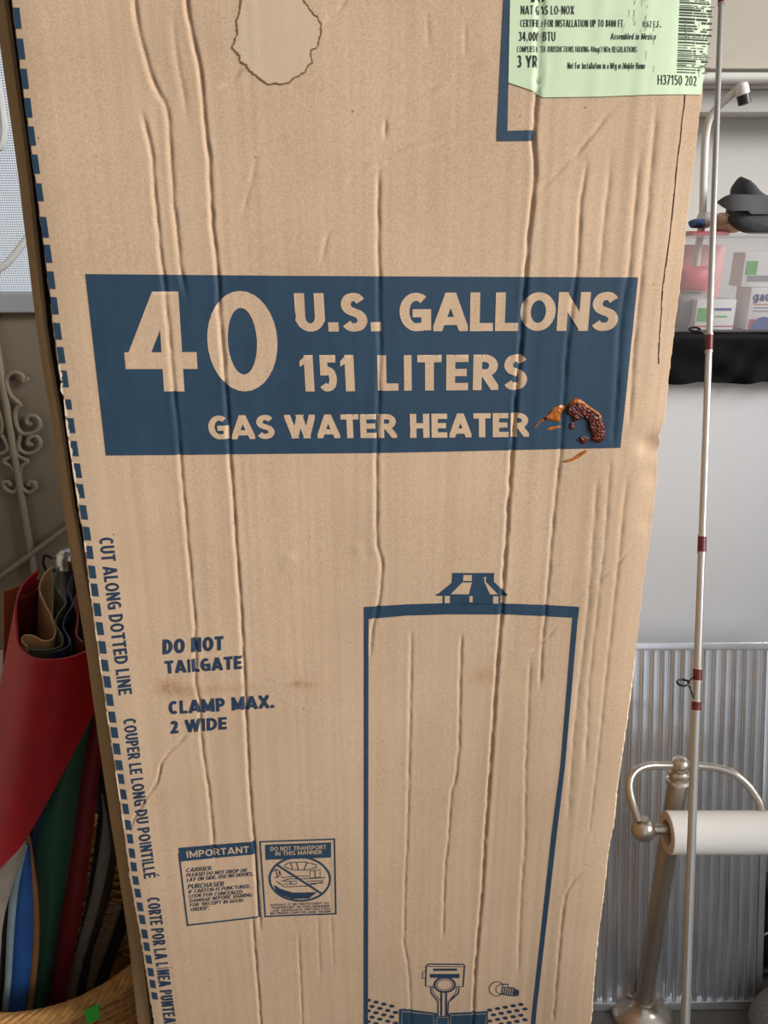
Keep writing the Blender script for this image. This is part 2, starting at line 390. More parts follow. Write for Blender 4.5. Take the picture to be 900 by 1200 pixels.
# creases: (points in photo pixels, depth in mm (minus = pushed in), half width in mm)
CR = [
 ([(155, -60), (157, 0), (160, 27), (172, 73), (182, 103), (192, 117), (197, 133), (200, 187), (203, 233), (208, 283), (212, 317), (219, 350)], -1.3, 2.4),
 ([(166, 130), (178, 180), (182, 233), (188, 300), (192, 323), (200, 413), (207, 489), (211, 534), (216, 598), (222, 662), (228, 730), (229, 773), (228, 800), (233, 821), (237, 880), (244, 924), (249, 978), (252, 1010)], -1.4, 2.3),
 ([(210, -60), (218, 0), (223, 33), (235, 83), (238, 123), (245, 187), (248, 253), (255, 320), (258, 375), (266, 470), (269, 534), (273, 587), (277, 651), (282, 711), (285, 772), (287, 813), (289, 860), (292, 917), (295, 960), (298, 990), (304, 1077), (305, 1092)], -1.9, 2.2),
 ([(296, 1075), (297, 1098), (300, 1132), (303, 1167), (305, 1199), (312, 1290)], -1.7, 2.2),
 ([(203, 20), (206, 60), (215, 110), (219, 140)], -.6, 3),
 ([(350, 1095), (350, 1112), (352, 1147), (353, 1176), (354, 1199), (358, 1290)], -.9, 2),
 ([(372, 1070), (374, 1118), (375, 1150)], -.5, 2.5), ([(388, 1075), (391, 1140)], -.4, 2.5),
 ([(452, 140), (451, 163)], -.9, 2),
 ([(444, 192), (443, 250), (444, 317), (444, 360), (445, 400), (444, 460), (441, 540), (441, 606), (442, 640), (448, 658), (445, 700), (437, 734), (434, 770)], -1.3, 2.2),
 ([(636, -80), (633, 0), (631, 60), (629, 110), (625, 165), (627, 205), (620, 270), (615, 328), (612, 380), (605, 460), (600, 524), (598, 556), (595, 600), (591, 658), (588, 712), (583, 770), (579, 830), (576, 880), (573, 924), (568, 990), (565, 1047), (562, 1080), (557, 1130), (555, 1180), (552, 1230), (548, 1320)], -2.4, 2.3),
 ([(688, 190), (680, 240), (677, 310), (670, 360), (663, 420), (657, 524), (656, 538), (650, 588), (644, 658), (640, 705), (636, 748), (632, 810)], -1.2, 2.4),
 ([(750, 180), (747, 210), (737, 320), (728, 360), (718, 524)], -1.0, 3),
 ([(727, 122), (712, 134), (680, 175), (650, 205), (632, 222)], -1.3, 1.9),
 ([(579, 58), (545, 85), (520, 105)], -1.0, 1.7), ([(520, 97), (500, 112), (475, 127), (457, 140)], -1.1, 1.6),
 ([(546, 144), (520, 162), (496, 172)], -1.0, 1.6), ([(490, 170), (480, 172), (460, 185), (444, 195)], -1.3, 1.8), ([(432, 192), (415, 206), (405, 216)], -1.0, 1.6),
 ([(408, -2), (398, 10), (380, 25)], -1.2, 1.9), ([(287, 78), (272, 93), (256, 104)], -1.1, 1.9),
 ([(393, 264), (382, 280), (376, 310)], -.5, 2.5), ([(305, 170), (290, 230), (282, 260)], -.4, 2.5),
 ([(742, 642), (725, 662), (708, 676), (685, 692), (663, 706)], -1.3, 1.8), ([(650, 738), (632, 757), (617, 764)], -1.2, 1.8),
 ([(222, 858), (205, 875), (196, 884), (189, 894), (184, 917), (173, 931), (164, 948), (155, 963), (152, 975)], -1.7, 1.7),
 ([(482, 740), (481, 818), (479, 912), (477, 995), (475, 1013), (473, 1103), (479, 1140), (481, 1180), (482, 1240)], -.9, 2.2),
 ([(541, 740), (539, 799), (538, 874), (534, 916), (529, 927), (525, 991), (522, 1010), (520, 1047), (519, 1100)], -1.1, 2.1),
 ([(621, 770), (619, 830), (616, 893), (615, 990), (611, 1037), (607, 1140)], -.8, 2.5),
 ([(714, 1005), (700, 1012), (687, 1019), (672, 1033), (663, 1046), (658, 1080), (653, 1140), (648, 1200)], -1.2, 2.6),
 ([(700, 560), (690, 700), (672, 860), (665, 960)], -.8, 3.5), ([(715, 540), (708, 640), (690, 800), (686, 900)], -.9, 3.5),
 ([(735, 560), (725, 660), (712, 780), (700, 900), (690, 980)], -.9, 3.2),
 ([(770, 120), (762, 220), (752, 320), (742, 420), (738, 500)], -1.0, 3.2), ([(716, 180), (708, 260), (702, 325)], -.7, 3.2),
 ([(545, 20), (545, 70)], -.35, 2.5), ([(500, 10), (502, 60)], -.35, 2.5), ([(385, 1000), (389, 1100)], -.3, 3),
]
CRF = []
for pts, dep, w in CR:
    q = np.array([face(*p) for p in pts]); d_ = np.r_[0, np.cumsum(np.hypot(*np.diff(q, axis=0).T))]
    t_ = np.linspace(0, d_[-1], max(3, int(d_[-1] / .007)))
    q = np.stack([np.interp(t_, d_, q[:, 0]), np.interp(t_, d_, q[:, 1])], 1); q[1:-1] += rng.normal(0, .00024, (len(q) - 2, 2))
    CRF.append((q, dep * 1.85 / 1000, w * .9 / 1000))
BUMPS = [(339, 655, .8, 6), (418, 643, .7, 6), (333, 664, .4, 5), (430, 650, -.5, 5), (757, 524, -3.0, 8), (768, 522, -4, 9), (768, 560, -2, 10), (762, 615, -1.5, 9), (610, 795, -.8, 14), (190, 100, -.9, 20), (228, 60, -.8, 18)]
BPF = [(face(x, y), a / 1000, s / 1000) for x, y, a, s in BUMPS]
_k1 = rng.uniform(0, 6.28, 40); _f1 = rng.uniform(180, 700, 40); _g1 = rng.uniform(-6, 6, 40)
_k2 = rng.uniform(0, 6.28, 12); _f2 = rng.uniform(4, 28, 12); _g2 = rng.uniform(2, 14, 12)
def hfun(u, z):
    """relief of the front panel, metres towards the viewer"""
    u = np.asarray(u, float); z = np.asarray(z, float); h = np.zeros_like(u)
    for a, b, c in zip(_k2, _f2, _g2): h += .00035 * np.sin(a + u * b + z * c)
    wst = .3 + 1.1 * np.clip((u - .10) / .14, 0, 1)
    s = np.zeros_like(u)
    for a, b, c in zip(_k1, _f1, _g1): s += np.sin(a + u * b + c * z) / b
    h += wst * s * .0075
    for q, dep, w in CRF:
        lo = q.min(0) - 4 * w; hi = q.max(0) + 4 * w
        m = (u > lo[0]) & (u < hi[0]) & (z > lo[1]) & (z < hi[1])
        if not m.any(): continue
        uu, zz = u[m], z[m]; best = np.full(uu.shape, 1e9)
        L = np.r_[0, np.cumsum(np.hypot(*np.diff(q, axis=0).T))]; pos = np.zeros_like(uu)
        for i in range(len(q) - 1):
            d = q[i + 1] - q[i]; l2 = d @ d
            t = np.clip(((uu - q[i][0]) * d[0] + (zz - q[i][1]) * d[1]) / l2, 0, 1)
            ds = np.hypot(uu - q[i][0] - t * d[0], zz - q[i][1] - t * d[1])
            bt = ds < best; best[bt] = ds[bt]; pos[bt] = (L[i] + t * math.sqrt(l2))[bt]
        wob = 1 + .35 * np.sin(pos * 190 + dep * 9e4) * np.sin(pos * 71 + 1.3)
        fade = np.clip(np.minimum(pos, L[-1] - pos) / min(.02, .3 * L[-1]) + .15, 0, 1)
        h[m] += dep * wob * fade * (np.exp(-(best / w) ** 1.35) - .35 * np.exp(-(best / (2.1 * w)) ** 2))
    for (bu, bz), a, sg in BPF:
        h += a * np.exp(-((u - bu) ** 2 + (z - bz) ** 2) / sg ** 2)
    r = np.clip((u - (fR(z) - .055)) / .055, 0, 1.2); h -= .007 * r * r
    l = np.clip(((fL(z) + .02) - u) / .02, 0, 1.2); h -= .0012 * l * l
    return h

# --- front panel mesh
zr = np.r_[np.linspace(.004, .455, 20), np.linspace(.457, ZTOP, 680)]
NCOL = 520
sj = np.linspace(0, 1, NCOL)
jagL = np.interp(zr, np.linspace(0, 1.7, 420), rng.normal(0, .00035, 420)); jagR = np.interp(zr, np.linspace(0, 1.7, 420), rng.normal(0, .0003, 420))
uL = fL(zr) + jagL; uR = fR(zr) + jagR
Ug = uL[:, None] + sj[None, :] * (uR - uL)[:, None]; Zg = np.repeat(zr[:, None], NCOL, 1)
Hg = hfun(Ug.ravel(), Zg.ravel()).reshape(Ug.shape)
flR = .0004 + .0024 * np.clip((1.03 - zr) / .06, 0, 1) + np.interp(zr, np.linspace(0, 1.7, 150), rng.uniform(0, .0004, 150))
flL = np.full_like(zr, .0003)
TH = .0048
cols_u = [uL - flL] + [Ug[:, j] for j in range(NCOL)] + [uR + flR, (uL + uR) / 2]
cols_h = [Hg[:, 0] - TH] + [Hg[:, j] for j in range(NCOL)] + [Hg[:, -1] - TH, np.full_like(zr, -.0085)]
UU = np.stack(cols_u, 1); HH = np.stack(cols_h, 1); ZZ = np.repeat(zr[:, None], UU.shape[1], 1)
nr, nc = UU.shape
V = np.stack([UU, -HH, ZZ], -1).reshape(-1, 3)
ii, jj = np.meshgrid(np.arange(nr - 1), np.arange(nc), indexing='ij'); j2 = (jj + 1) % nc
Fq = np.stack([ii * nc + jj, ii * nc + j2, (ii + 1) * nc + j2, (ii + 1) * nc + jj], -1).reshape(-1, 4)
mi = np.where((jj == 0) | (jj == NCOL), 1, np.where(jj > NCOL, 2, 0)).reshape(-1)
me = bpy.data.meshes.new('front_panel')
me.vertices.add(len(V)); me.vertices.foreach_set('co', V.ravel().astype(np.float32))
me.loops.add(Fq.size); me.loops.foreach_set('vertex_index', Fq.ravel().astype(np.int32))
me.polygons.add(len(Fq)); me.polygons.foreach_set('loop_start', (np.arange(len(Fq)) * 4).astype(np.int32))
me.polygons.foreach_set('material_index', mi.astype(np.int32)); me.update(calc_edges=True)
me.polygons.foreach_set('use_smooth', (mi == 0))
for k in ('kraft', 'kraft_cut', 'kraft_in'): me.materials.append(M[k])
st = np.zeros(len(V)); uu, zz = UU.ravel(), ZZ.ravel()
SMUDGE = [(198, 806, 15, 10, .85), (222, 812, 16, 8, .5), (250, 808, 22, 5, .32), (285, 806, 18, 4, .3), (355, 803, 15, 4, .62), (347, 801, 6, 3, .4), (566, 792, 17, 9, .42), (290, 40, 8, 50, .12), (650, 1190, 60, 40, .08)]
pat = .6 + .4 * np.sin(uu * 900 + 3 * np.sin(zz * 500)) * np.sin(zz * 800 + 2 * np.sin(uu * 330))
for x, y, sx, sy, a in SMUDGE:
    c = face(x, y); e = face(x + sx, y); g = face(x, y + sy)
    st += a * np.exp(-((uu - c[0]) / (e[0] - c[0])) ** 2 - ((zz - c[1]) / (g[1] - c[1])) ** 2) * pat
att = me.attributes.new('stain', 'FLOAT', 'POINT'); att.data.foreach_set('value', np.clip(st, 0, .8).astype(np.float32))
front = link('front_panel', me, carton)

# --- the other walls, in the carton's own axes (x right, y into depth, z up)
def cbuild(name, m, rows, th, parent=carton):
    mb = MB().sheet(rows, th); W = world_of(carton); mb.v = [W @ v for v in mb.v]
    return mb.build(name, m, parent)
BACKY = .575
STRIP_IN = [(5, 0), (32, 200), (53, 400), (71, 500), (85.5, 600), (116, 760), (134, 900), (149, 1000), (165, 1100), (176, 1200)]
STRIP_OUT = [(-8, 0), (20, 200), (44, 400), (61, 500), (74, 600), (100, 760), (119.5, 900), (135, 1000), (150, 1100), (161, 1200)]
def plane_u(px, dy):                                          # where a sight line meets the plane dy behind the front
    d = ray(*px); Q = P0 - NN * dy; t = ((Q - CAM) @ NN) / (d @ NN); p = CAM + d * t
    return float(p[2]), float((p - P0) @ UX)
si = sorted(plane_u(p, .014) for p in STRIP_IN); so = sorted(plane_u(p, .024) for p in STRIP_OUT)
zs = np.linspace(.004, ZTOP, 60)
ui = np.interp(zs, [a for a, _ in si], [b for _, b in si]); uo = np.interp(zs, [a for a, _ in so], [b for _, b in so])
rows = []
for z, a, b in zip(zs, ui, uo):
    rows.append([(a, .014, z), (a * .6 + b * .4, .0165, z), (b + .001, .0225, z), (b - .0006, .028, z), (b - .001, .20, z), (b + .002, BACKY, z)])
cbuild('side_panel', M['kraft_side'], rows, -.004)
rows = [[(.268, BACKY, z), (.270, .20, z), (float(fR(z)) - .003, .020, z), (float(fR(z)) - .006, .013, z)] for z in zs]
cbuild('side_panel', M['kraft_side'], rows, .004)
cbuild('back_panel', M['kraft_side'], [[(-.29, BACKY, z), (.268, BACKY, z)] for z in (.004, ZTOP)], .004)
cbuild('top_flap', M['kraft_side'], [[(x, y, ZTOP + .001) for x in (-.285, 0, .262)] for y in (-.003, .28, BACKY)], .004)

# ------------------------------------------------------------------ lettering (drawn as pen strokes)
def arc(cx, cy, rx, ry, a0, a1, n=14):
    out = []
    for i in range(n + 1):
        a = math.radians(a0 + (a1 - a0) * i / n); out.append((cx + rx * math.cos(a), cy + ry * math.sin(a), math.cos(a), math.sin(a)))
    return out
def cr2(p, n=5): return [(v.x, v.y) for v in smooth_pts([(a, b, 0) for a, b in p], n)]
def bowl(x0, y0, y1, xr, f=.55):
    r = (xr - x0) * f; cx = xr - r
    return [(x0, y1, 0, 1)] + arc(cx, (y0 + y1) / 2, r, (y1 - y0) / 2, 90, -90, 12) + [(x0, y0, 0, -1)]
def ell(x0, y0, x1, y1): return arc((x0 + x1) / 2, (y0 + y1) / 2, (x1 - x0) / 2, (y1 - y0) / 2, 0, 360, 32)
L = lambda *p: ('l', list(p)); Cv = lambda p: ('c', p); D = lambda *p: ('d', list(p))
S_ = cr2([(.93, .86), (.74, .98), (.48, 1), (.18, .94), (.03, .75), (.18, .58), (.5, .5), (.84, .41), (.99, .23), (.82, .05), (.48, 0), (.22, .02), (.02, .13)])
XH = .70
s_ = [(x, y * XH) for x, y in S_]
G = {
 'A': (.84, [D((0, 0), (.45, 1)), D((1, 0), (.55, 1)), L((.26, .20), (.74, .20))]),
 'B': (.68, [L((0, 0), (0, 1)), Cv(bowl(0, .52, 1, .9)), Cv(bowl(0, 0, .52, 1))]),
 'C': (.70, [Cv(arc(.56, .5, .56, .5, 48, 312, 26))]),
 'D': (.76, [L((0, 0), (0, 1)), Cv(bowl(0, 0, 1, 1, .7))]),
 'E': (.60, [L((0, 0), (0, 1)), L((0, 1), (1, 1)), L((0, .5), (.88, .5)), L((0, 0), (1, 0))]),
 'F': (.58, [L((0, 0), (0, 1)), L((0, 1), (1, 1)), L((0, .48), (.88, .48))]),
 'G': (.76, [Cv(arc(.54, .5, .54, .5, 52, 275, 24)), L((1, .03), (1, .46)), L((.60, .46), (1, .46)), Cv([(.54, 0, .05, -1), (.8, .015, .15, -1), (1, .06, .25, -.97)])]),
 'H': (.74, [L((0, 0), (0, 1)), L((1, 0), (1, 1)), L((0, .5), (1, .5))]),
 'I': (.26, [L((.5, 0), (.5, 1))]),
 'J': (.5, [L((1, .25), (1, 1)), Cv(arc(.45, .25, .55, .25, 0, -150, 12))]),
 'K': (.72, [L((0, 0), (0, 1)), D((0, .36), (1, 1)), D((.25, .6), (1, 0))]),
 'L': (.56, [L((0, 0), (0, 1)), L((0, 0), (1, 0))]),
 'M': (.92, [L((0, 0), (0, 1)), L((1, 0), (1, 1)), D((0, 1), (.5, .1)), D((1, 1), (.5, .1))]),
 'N': (.76, [L((0, 0), (0, 1)), L((1, 0), (1, 1)), D((.02, 1), (.98, 0))]),
 'O': (.84, [Cv(ell(0, 0, 1, 1))]),
 'P': (.66, [L((0, 0), (0, 1)), Cv(bowl(0, .44, 1, 1))]),
 'Q': (.84, [Cv(ell(0, 0, 1, 1)), D((.6, .3), (1, -.05))]),
 'R': (.70, [L((0, 0), (0, 1)), Cv(bowl(0, .46, 1, .94)), D((.45, .48), (1, 0))]),
 'S': (.66, [Cv(S_)]),
 'T': (.66, [L((.5, 0), (.5, 1)), L((0, 1), (1, 1))]),
 'U': (.74, [L((0, .34), (0, 1)), L((1, .34), (1, 1)), Cv(arc(.5, .36, .5, .36, 180, 360, 18))]),
 'V': (.78, [D((0, 1), (.44, 0)), D((1, 1), (.56, 0))]),
 'W': (1.12, [D((0, 1), (.24, 0)), D((.5, 1), (.26, 0)), D((.5, 1), (.74, 0)), D((1, 1), (.76, 0))]),
 'X': (.74, [D((0, 0), (1, 1)), D((0, 1), (1, 0))]),
 'Y': (.74, [D((0, 1), (.5, .42)), D((1, 1), (.5, .42)), L((.5, 0), (.5, .45))]),
 'Z': (.66, [L((0, 1), (1, 1)), L((0, 0), (1, 0)), D((0, 0), (1, 1))]),
 '0': (.62, [Cv(ell(0, 0, 1, 1))]),
 '1': (.46, [L((.78, 0), (.78, 1)), ('q', [(.0, .68), (.0, .83), (.42, 1), (.9, 1), (.9, .80), (.5, .80)])]),
 '2': (.58, [Cv(cr2([(.03, .80), (.2, .96), (.5, 1), (.84, .92), (.93, .74), (.82, .54), (.5, .28), (.06, .0)])), L((.03, 0), (1, 0))]),
 '3': (.56, [Cv(cr2([(.04, .88), (.25, .99), (.5, 1), (.8, .93), (.88, .76), (.74, .57), (.42, .53)])), Cv(cr2([(.42, .53), (.8, .48), (1, .28), (.82, .05), (.45, 0), (.2, .02), (.02, .12)]))]),
 '4': (.64, [L((.72, 0), (.72, 1)), D((.04, .28), (.56, 1.0)), L((.0, .27), (1, .27))]),
 '5': (.56, [L((.14, 1), (.92, 1)), L((.14, .55), (.14, 1)), Cv(cr2([(.14, .55), (.45, .6), (.82, .52), (.98, .3), (.82, .06), (.42, 0), (.18, .02), (.02, .10)]))]),
 '6': (.6, [Cv(ell(0, 0, 1, .6)), Cv(cr2([(.0, .3), (.06, .65), (.35, .95), (.85, 1)]))]),
 '7': (.56, [L((0, 1), (1, 1)), D((.25, 0), (1, 1))]),
 '8': (.6, [Cv(ell(.06, .53, .94, 1)), Cv(ell(0, 0, 1, .53))]),
 '.': (.26, [('q', [(.0, 0), (1, 0), (1, .24), (.0, .24)])]), ',': (.24, [('q', [(.2, -.16), (.7, 0), (1, .22), (.2, .22)])]),
 '!': (.26, [('q', [(.1, 0), (.9, 0), (.9, .2), (.1, .2)]), ('q', [(.2, .3), (.8, .3), (1, 1), (0, 1)])]),
 '-': (.4, [L((.2, .42), (.8, .42))]), '/': (.4, [D((0, 0), (1, 1))]),
 '"': (.36, [('q', [(.05, .65), (.3, .65), (.4, 1), (.05, 1)]), ('q', [(.6, .65), (.85, .65), (.95, 1), (.6, 1)])]),
 ' ': (.30, []),
 'a': (.52, [Cv(ell(0, 0, .9, XH * .62)), L((.95, 0), (.95, XH * .6)), Cv(arc(.5, XH * .6, .45, XH * .38, 0, 150, 12))]),
 'b': (.56, [L((0, 0), (0, 1)), Cv(ell(0, 0, 1, XH))]), 'd': (.56, [L((1, 0), (1, 1)), Cv(ell(0, 0, 1, XH))]),
 'c': (.5, [Cv(arc(.56, XH / 2, .56, XH / 2, 50, 310, 18))]), 'e': (.54, [Cv(arc(.5, XH / 2, .5, XH / 2, 0, 315, 22)), L((.05, XH / 2), (.95, XH / 2))]),
 'f': (.36, [L((.35, 0), (.35, .75)), Cv(arc(.85, .75, .5, .25, 180, 90, 8)), L((0, .62), (.9, .62))]),
 'g': (.56, [Cv(ell(0, 0, 1, XH)), L((1, -.1), (1, XH)), Cv(arc(.5, -.1, .5, .2, 0, -150, 10))]),
 'i': (.24, [L((.5, 0), (.5, XH)), ('q', [(.15, .85), (.85, .85), (.85, 1), (.15, 1)])]), 'l': (.24, [L((.5, 0), (.5, 1))]),
 'm': (.84, [L((0, 0), (0, XH)), L((.5, 0), (.5, XH * .6)), L((1, 0), (1, XH * .6)), Cv(arc(.25, XH * .6, .25, XH * .4, 180, 0, 10)), Cv(arc(.75, XH * .6, .25, XH * .4, 180, 0, 10))]),
 'n': (.56, [L((0, 0), (0, XH)), L((1, 0), (1, XH * .6)), Cv(arc(.5, XH * .6, .5, XH * .4, 180, 0, 12))]),
 'o': (.58, [Cv(ell(0, 0, 1, XH))]), 'r': (.38, [L((0, 0), (0, XH)), Cv(arc(.8, XH * .5, .8, XH * .5, 180, 90, 8))]),
 's': (.48, [Cv(s_)]), 't': (.36, [L((.4, .1), (.4, .95)), L((0, .66), (1, .66)), Cv(arc(.85, .12, .45, .12, 180, 280, 6))]),
 'u': (.56, [L((1, 0), (1, XH)), L((0, XH * .4), (0, XH)), Cv(arc(.5, XH * .4, .5, XH * .4, 180, 360, 12))]),
 'x': (.52, [D((0, 0), (1, XH)), D((0, XH), (1, 0))]), 'z': (.5, [L((0, XH), (1, XH)), L((0, 0), (1, 0)), D((0, 0), (1, XH))]),
}
ACC = {'É': 'E', 'Í': 'I'}
def clip_y(poly, lo, hi):
    for sgn, lim in ((1, lo), (-1, hi)):
        out = []
        for i in range(len(poly)):
            a, b = poly[i - 1], poly[i]; da, db = sgn * (a[1] - lim), sgn * (b[1] - lim)
            if (da >= 0) != (db >= 0):
                t = da / (da - db); out.append((a[0] + (b[0] - a[0]) * t, a[1] + (b[1] - a[1]) * t))
            if db >= 0: out.append(b)
        poly = out
        if len(poly) < 3: return []
    return poly
def stroke_polys(pts, tv, th):
    n = len(pts); sd = []
    closed = n > 3 and math.hypot(pts[0][0] - pts[-1][0], pts[0][1] - pts[-1][1]) < 1e-6
    for i in range(n):
        if len(pts[i]) > 3:
            nx, ny = pts[i][2] * tv / 2, pts[i][3] * th / 2
            sd.append(((pts[i][0] + nx, pts[i][1] + ny), (pts[i][0] - nx, pts[i][1] - ny))); continue
        a = pts[i - 1] if i > 0 else (pts[n - 2] if closed else pts[0]); b = pts[i + 1] if i < n - 1 else (pts[1] if closed else pts[-1])
        dx, dy = b[0] - a[0], b[1] - a[1]; l = math.hypot(dx, dy) or 1
        nx, ny = -dy / l * tv / 2, dx / l * th / 2
        sd.append(((pts[i][0] + nx, pts[i][1] + ny), (pts[i][0] - nx, pts[i][1] - ny)))
    return [[sd[i][0], sd[i + 1][0], sd[i + 1][1], sd[i][1]] for i in range(n - 1)]
def text_polys(txt, aspect, sw, track=.10, hr=.82, slant=0.0):
    """polygons with x in 0..1 over the whole line and y in cap heights"""
    W = sum(G[ACC.get(c, c)][0] for c in txt) + track * (len(txt) - 1)
    xs = aspect / W                                            # how far the line is stretched
    tv, th = sw, sw * hr
    out = []; x = 0.0
    for ch in txt:
        w, strokes = G[ACC.get(ch, ch)]; w *= xs
        tvg = min(tv, w * .8) if ch in 'Iil1' else min(tv, w * .42)
        fx = lambda X: x + tvg / 2 + X * (w - tvg); fy = lambda Y: th / 2 + Y * (1 - th)
        for kind, p in strokes:
            if kind == 'q': out.append([(x + X * w, Y) for X, Y in p]); continue
            q = [(fx(v[0]), fy(v[1])) + tuple(v[2:]) for v in p]
            if kind == 'c': out += stroke_polys(q, tvg, th)
            else:
                (ax, ay), (bx, by) = q[0], q[-1]; l = math.hypot(bx - ax, by - ay); ex, ey = (bx - ax) / l, (by - ay) / l
                if kind == 'l':
                    ext = th / 2 if abs(ey) > abs(ex) else tvg / 2
                    out += stroke_polys([(ax - ex * ext, ay - ey * ext), (bx + ex * ext, by + ey * ext)], tvg, th)
                else:
                    e = th * 1.2; top = max(p[0][1], p[1][1]); bot = min(p[0][1], p[1][1])
                    for pl in stroke_polys([(ax - ex * e, ay - ey * e), (bx + ex * e, by + ey * e)], tvg * 1.05, th):
                        pl = clip_y(pl, fy(bot) - th / 2 if bot > .02 else min(0, bot), fy(top) + th / 2 if top < .98 else 1.0)
                        if pl: pl = [(b, a) for a, b in clip_y([(b, a) for a, b in pl], x, x + w)]
                        if pl: out.append(pl)
        if ch in ACC: out.append([(x + w * .35, 1.08), (x + w * .55, 1.08), (x + w * .95, 1.30), (x + w * .6, 1.30)])
        x += w + track * xs
    return [[((a + slant * b) / aspect, b) for a, b in pl] for pl in out]
def quad_text(txt, TL, TR, BR, BL, sw=.2, **k):
    """a line of lettering between four photo pixels, as polygons on the carton face"""
    ax = .5 * (math.dist(TL, TR) + math.dist(BL, BR)) / (.5 * (math.dist(TL, BL) + math.dist(TR, BR)))
    res = []
    for pl in text_polys(txt, ax, sw, **k):
        q = []
        for s, t in pl:
            b = (BL[0] + (BR[0] - BL[0]) * s, BL[1] + (BR[1] - BL[1]) * s); a = (TL[0] + (TR[0] - TL[0]) * s, TL[1] + (TR[1] - TL[1]) * s)
            q.append(face(b[0] + (a[0] - b[0]) * t, b[1] + (a[1] - b[1]) * t))
        res.append(q)
    return res
def pxpoly(pts): return [face(*p) for p in pts]
def pxline(pts, w, closed=False, hw=None):
    if closed: pts = list(pts) + [pts[0], pts[1]]
    polys = stroke_polys(pts, w, hw or w)
    return [[face(*p) for p in pl] for pl in polys]
def seglines(pts, w):                                         # straight segments with square ends, for corners
    out = []
    for a, b in zip(pts, pts[1:]):
        l = math.dist(a, b) or 1; ex, ey = (b[0] - a[0]) / l * w / 2, (b[1] - a[1]) / l * w / 2
        out += pxline([(a[0] - ex, a[1] - ey), (b[0] + ex, b[1] + ey)], w)
    return out
def emit(name, polys, m, off, parent=None, label=None, du=.0015, dz=.005, extra=None):
    parent = parent or front
    bm = bmesh.new()
    tri = []
    for pl in polys:
        tri += [[pl[0], pl[1], pl[2]], [pl[0], pl[2], pl[3]]] if len(pl) == 4 else [pl]
    polys = tri; vs_, fs_ = [], []                                          # one clean, non-overlapping outline from all pieces
    for pl in polys:
        ar = sum(a[0] * b[1] - b[0] * a[1] for a, b in zip(pl, pl[1:] + pl[:1]))
        if abs(ar) < 1e-12: continue
        if ar < 0: pl = pl[::-1]
        fs_.append(list(range(len(vs_), len(vs_) + len(pl)))); vs_ += [Vector((u * 1000, z * 1000)) for u, z in pl]
    lim = sum(abs((b.x - a.x) * (c.y - a.y) - (c.x - a.x) * (b.y - a.y)) / 2 for f in fs_ for a, b, c in [(vs_[f[0]], vs_[f[k]], vs_[f[k + 1]]) for k in range(1, len(f) - 1)]) * 1.03 + .01
    for attempt in range(12):
        jit = [v + Vector((random.uniform(-1, 1), random.uniform(-1, 1))) * (.0012 * min(attempt, 4)) for v in vs_]
        cv, _, cf, _, _, of = delaunay_2d_cdt(jit, [], fs_, 0, (1e-4, 1e-6, 1e-3)[attempt % 3])
        got = sum(abs((cv[f[1]].x - cv[f[0]].x) * (cv[f[2]].y - cv[f[0]].y) - (cv[f[2]].x - cv[f[0]].x) * (cv[f[1]].y - cv[f[0]].y)) / 2 for f, o_ in zip(cf, of) if o_)
        if .25 * lim < got < lim: break
    else: print('lettering outline failed', name, len(polys))
    bv = [bm.verts.new((v.x / 1000, 0, v.y / 1000)) for v in cv]
    for f, src in zip(cf, of):
        if src: bm.faces.new([bv[i] for i in f])
    bmesh.ops.delete(bm, geom=[v for v in bm.verts if not v.link_faces], context='VERTS')
    us = [p[0] for pl in polys for p in pl]; zs_ = [p[1] for pl in polys for p in pl]
    for lo, hi, d, ax in ((min(us), max(us), du, 0), (min(zs_), max(zs_), dz, 2)):
        k = math.ceil(lo / d)
        while k * d < hi:
            co = [0, 0, 0]; co[ax] = k * d; no = [0, 0, 0]; no[ax] = 1
            bmesh.ops.bisect_plane(bm, geom=bm.verts[:] + bm.edges[:] + bm.faces[:], plane_co=co, plane_no=no, dist=1e-7); k += 1
    co = np.array([v.co[:] for v in bm.verts]); h = hfun(co[:, 0], co[:, 2])
    if extra is not None: h = h + extra(co[:, 0], co[:, 2])
    for v, hh in zip(bm.verts, h): v.co.y = -(hh + off)
    for f in bm.faces:
        f.smooth = True
        if f.normal.y > 0: f.normal_flip()
    bm.normal_update()
    for f in bm.faces:
        if f.normal.y > 0: f.normal_flip()
    me = bpy.data.meshes.new(name); bm.to_mesh(me); bm.free(); me.materials.append(m)
    o = link(name, me, parent)
    if label: o['label'] = label
    return o
O1, O2 = .0004, .0007
# the banner
emit('banner_print', [pxpoly([(100.5, 321), (320, 323), (540, 324.2), (748, 325), (727, 524.5), (430, 530.5), (124, 534)])], M['ink'], O1, label='dark blue printed banner')
BT = [('40', (141, 342), (322.5, 340.5), (328, 458.5), (149, 458.5), .205, .10), ('U.S.', (344.5, 343.5), (444, 343), (447, 388), (347, 388.5), .26, .07),
      ('GALLONS', (467.5, 343), (727, 342), (722.5, 387.5), (468.5, 388), .255, .05), ('151', (350.5, 416), (415.5, 415.5), (417.5, 458), (353, 458.5), .25, .12),
      ('LITERS', (442, 416), (619, 415), (617, 456.5), (443, 457.5), .25, .13), ('GAS', (243, 487), (321, 486), (322.5, 514), (245.5, 515), .26, .06),
      ('WATER', (333, 486), (464.5, 484.5), (465, 512.5), (335.5, 513.5), .265, .05), ('HEATER', (480, 484.5), (619.5, 483.5), (619.5, 511.5), (480.5, 512.5), .265, .08)]
for t, TL, TR, BR, BL, sw, tr in BT:
    emit('lettering', quad_text(t, TL, TR, BR, BL, sw, track=tr), M['kraft'], O2, label='unprinted cardboard lettering reading ' + t)
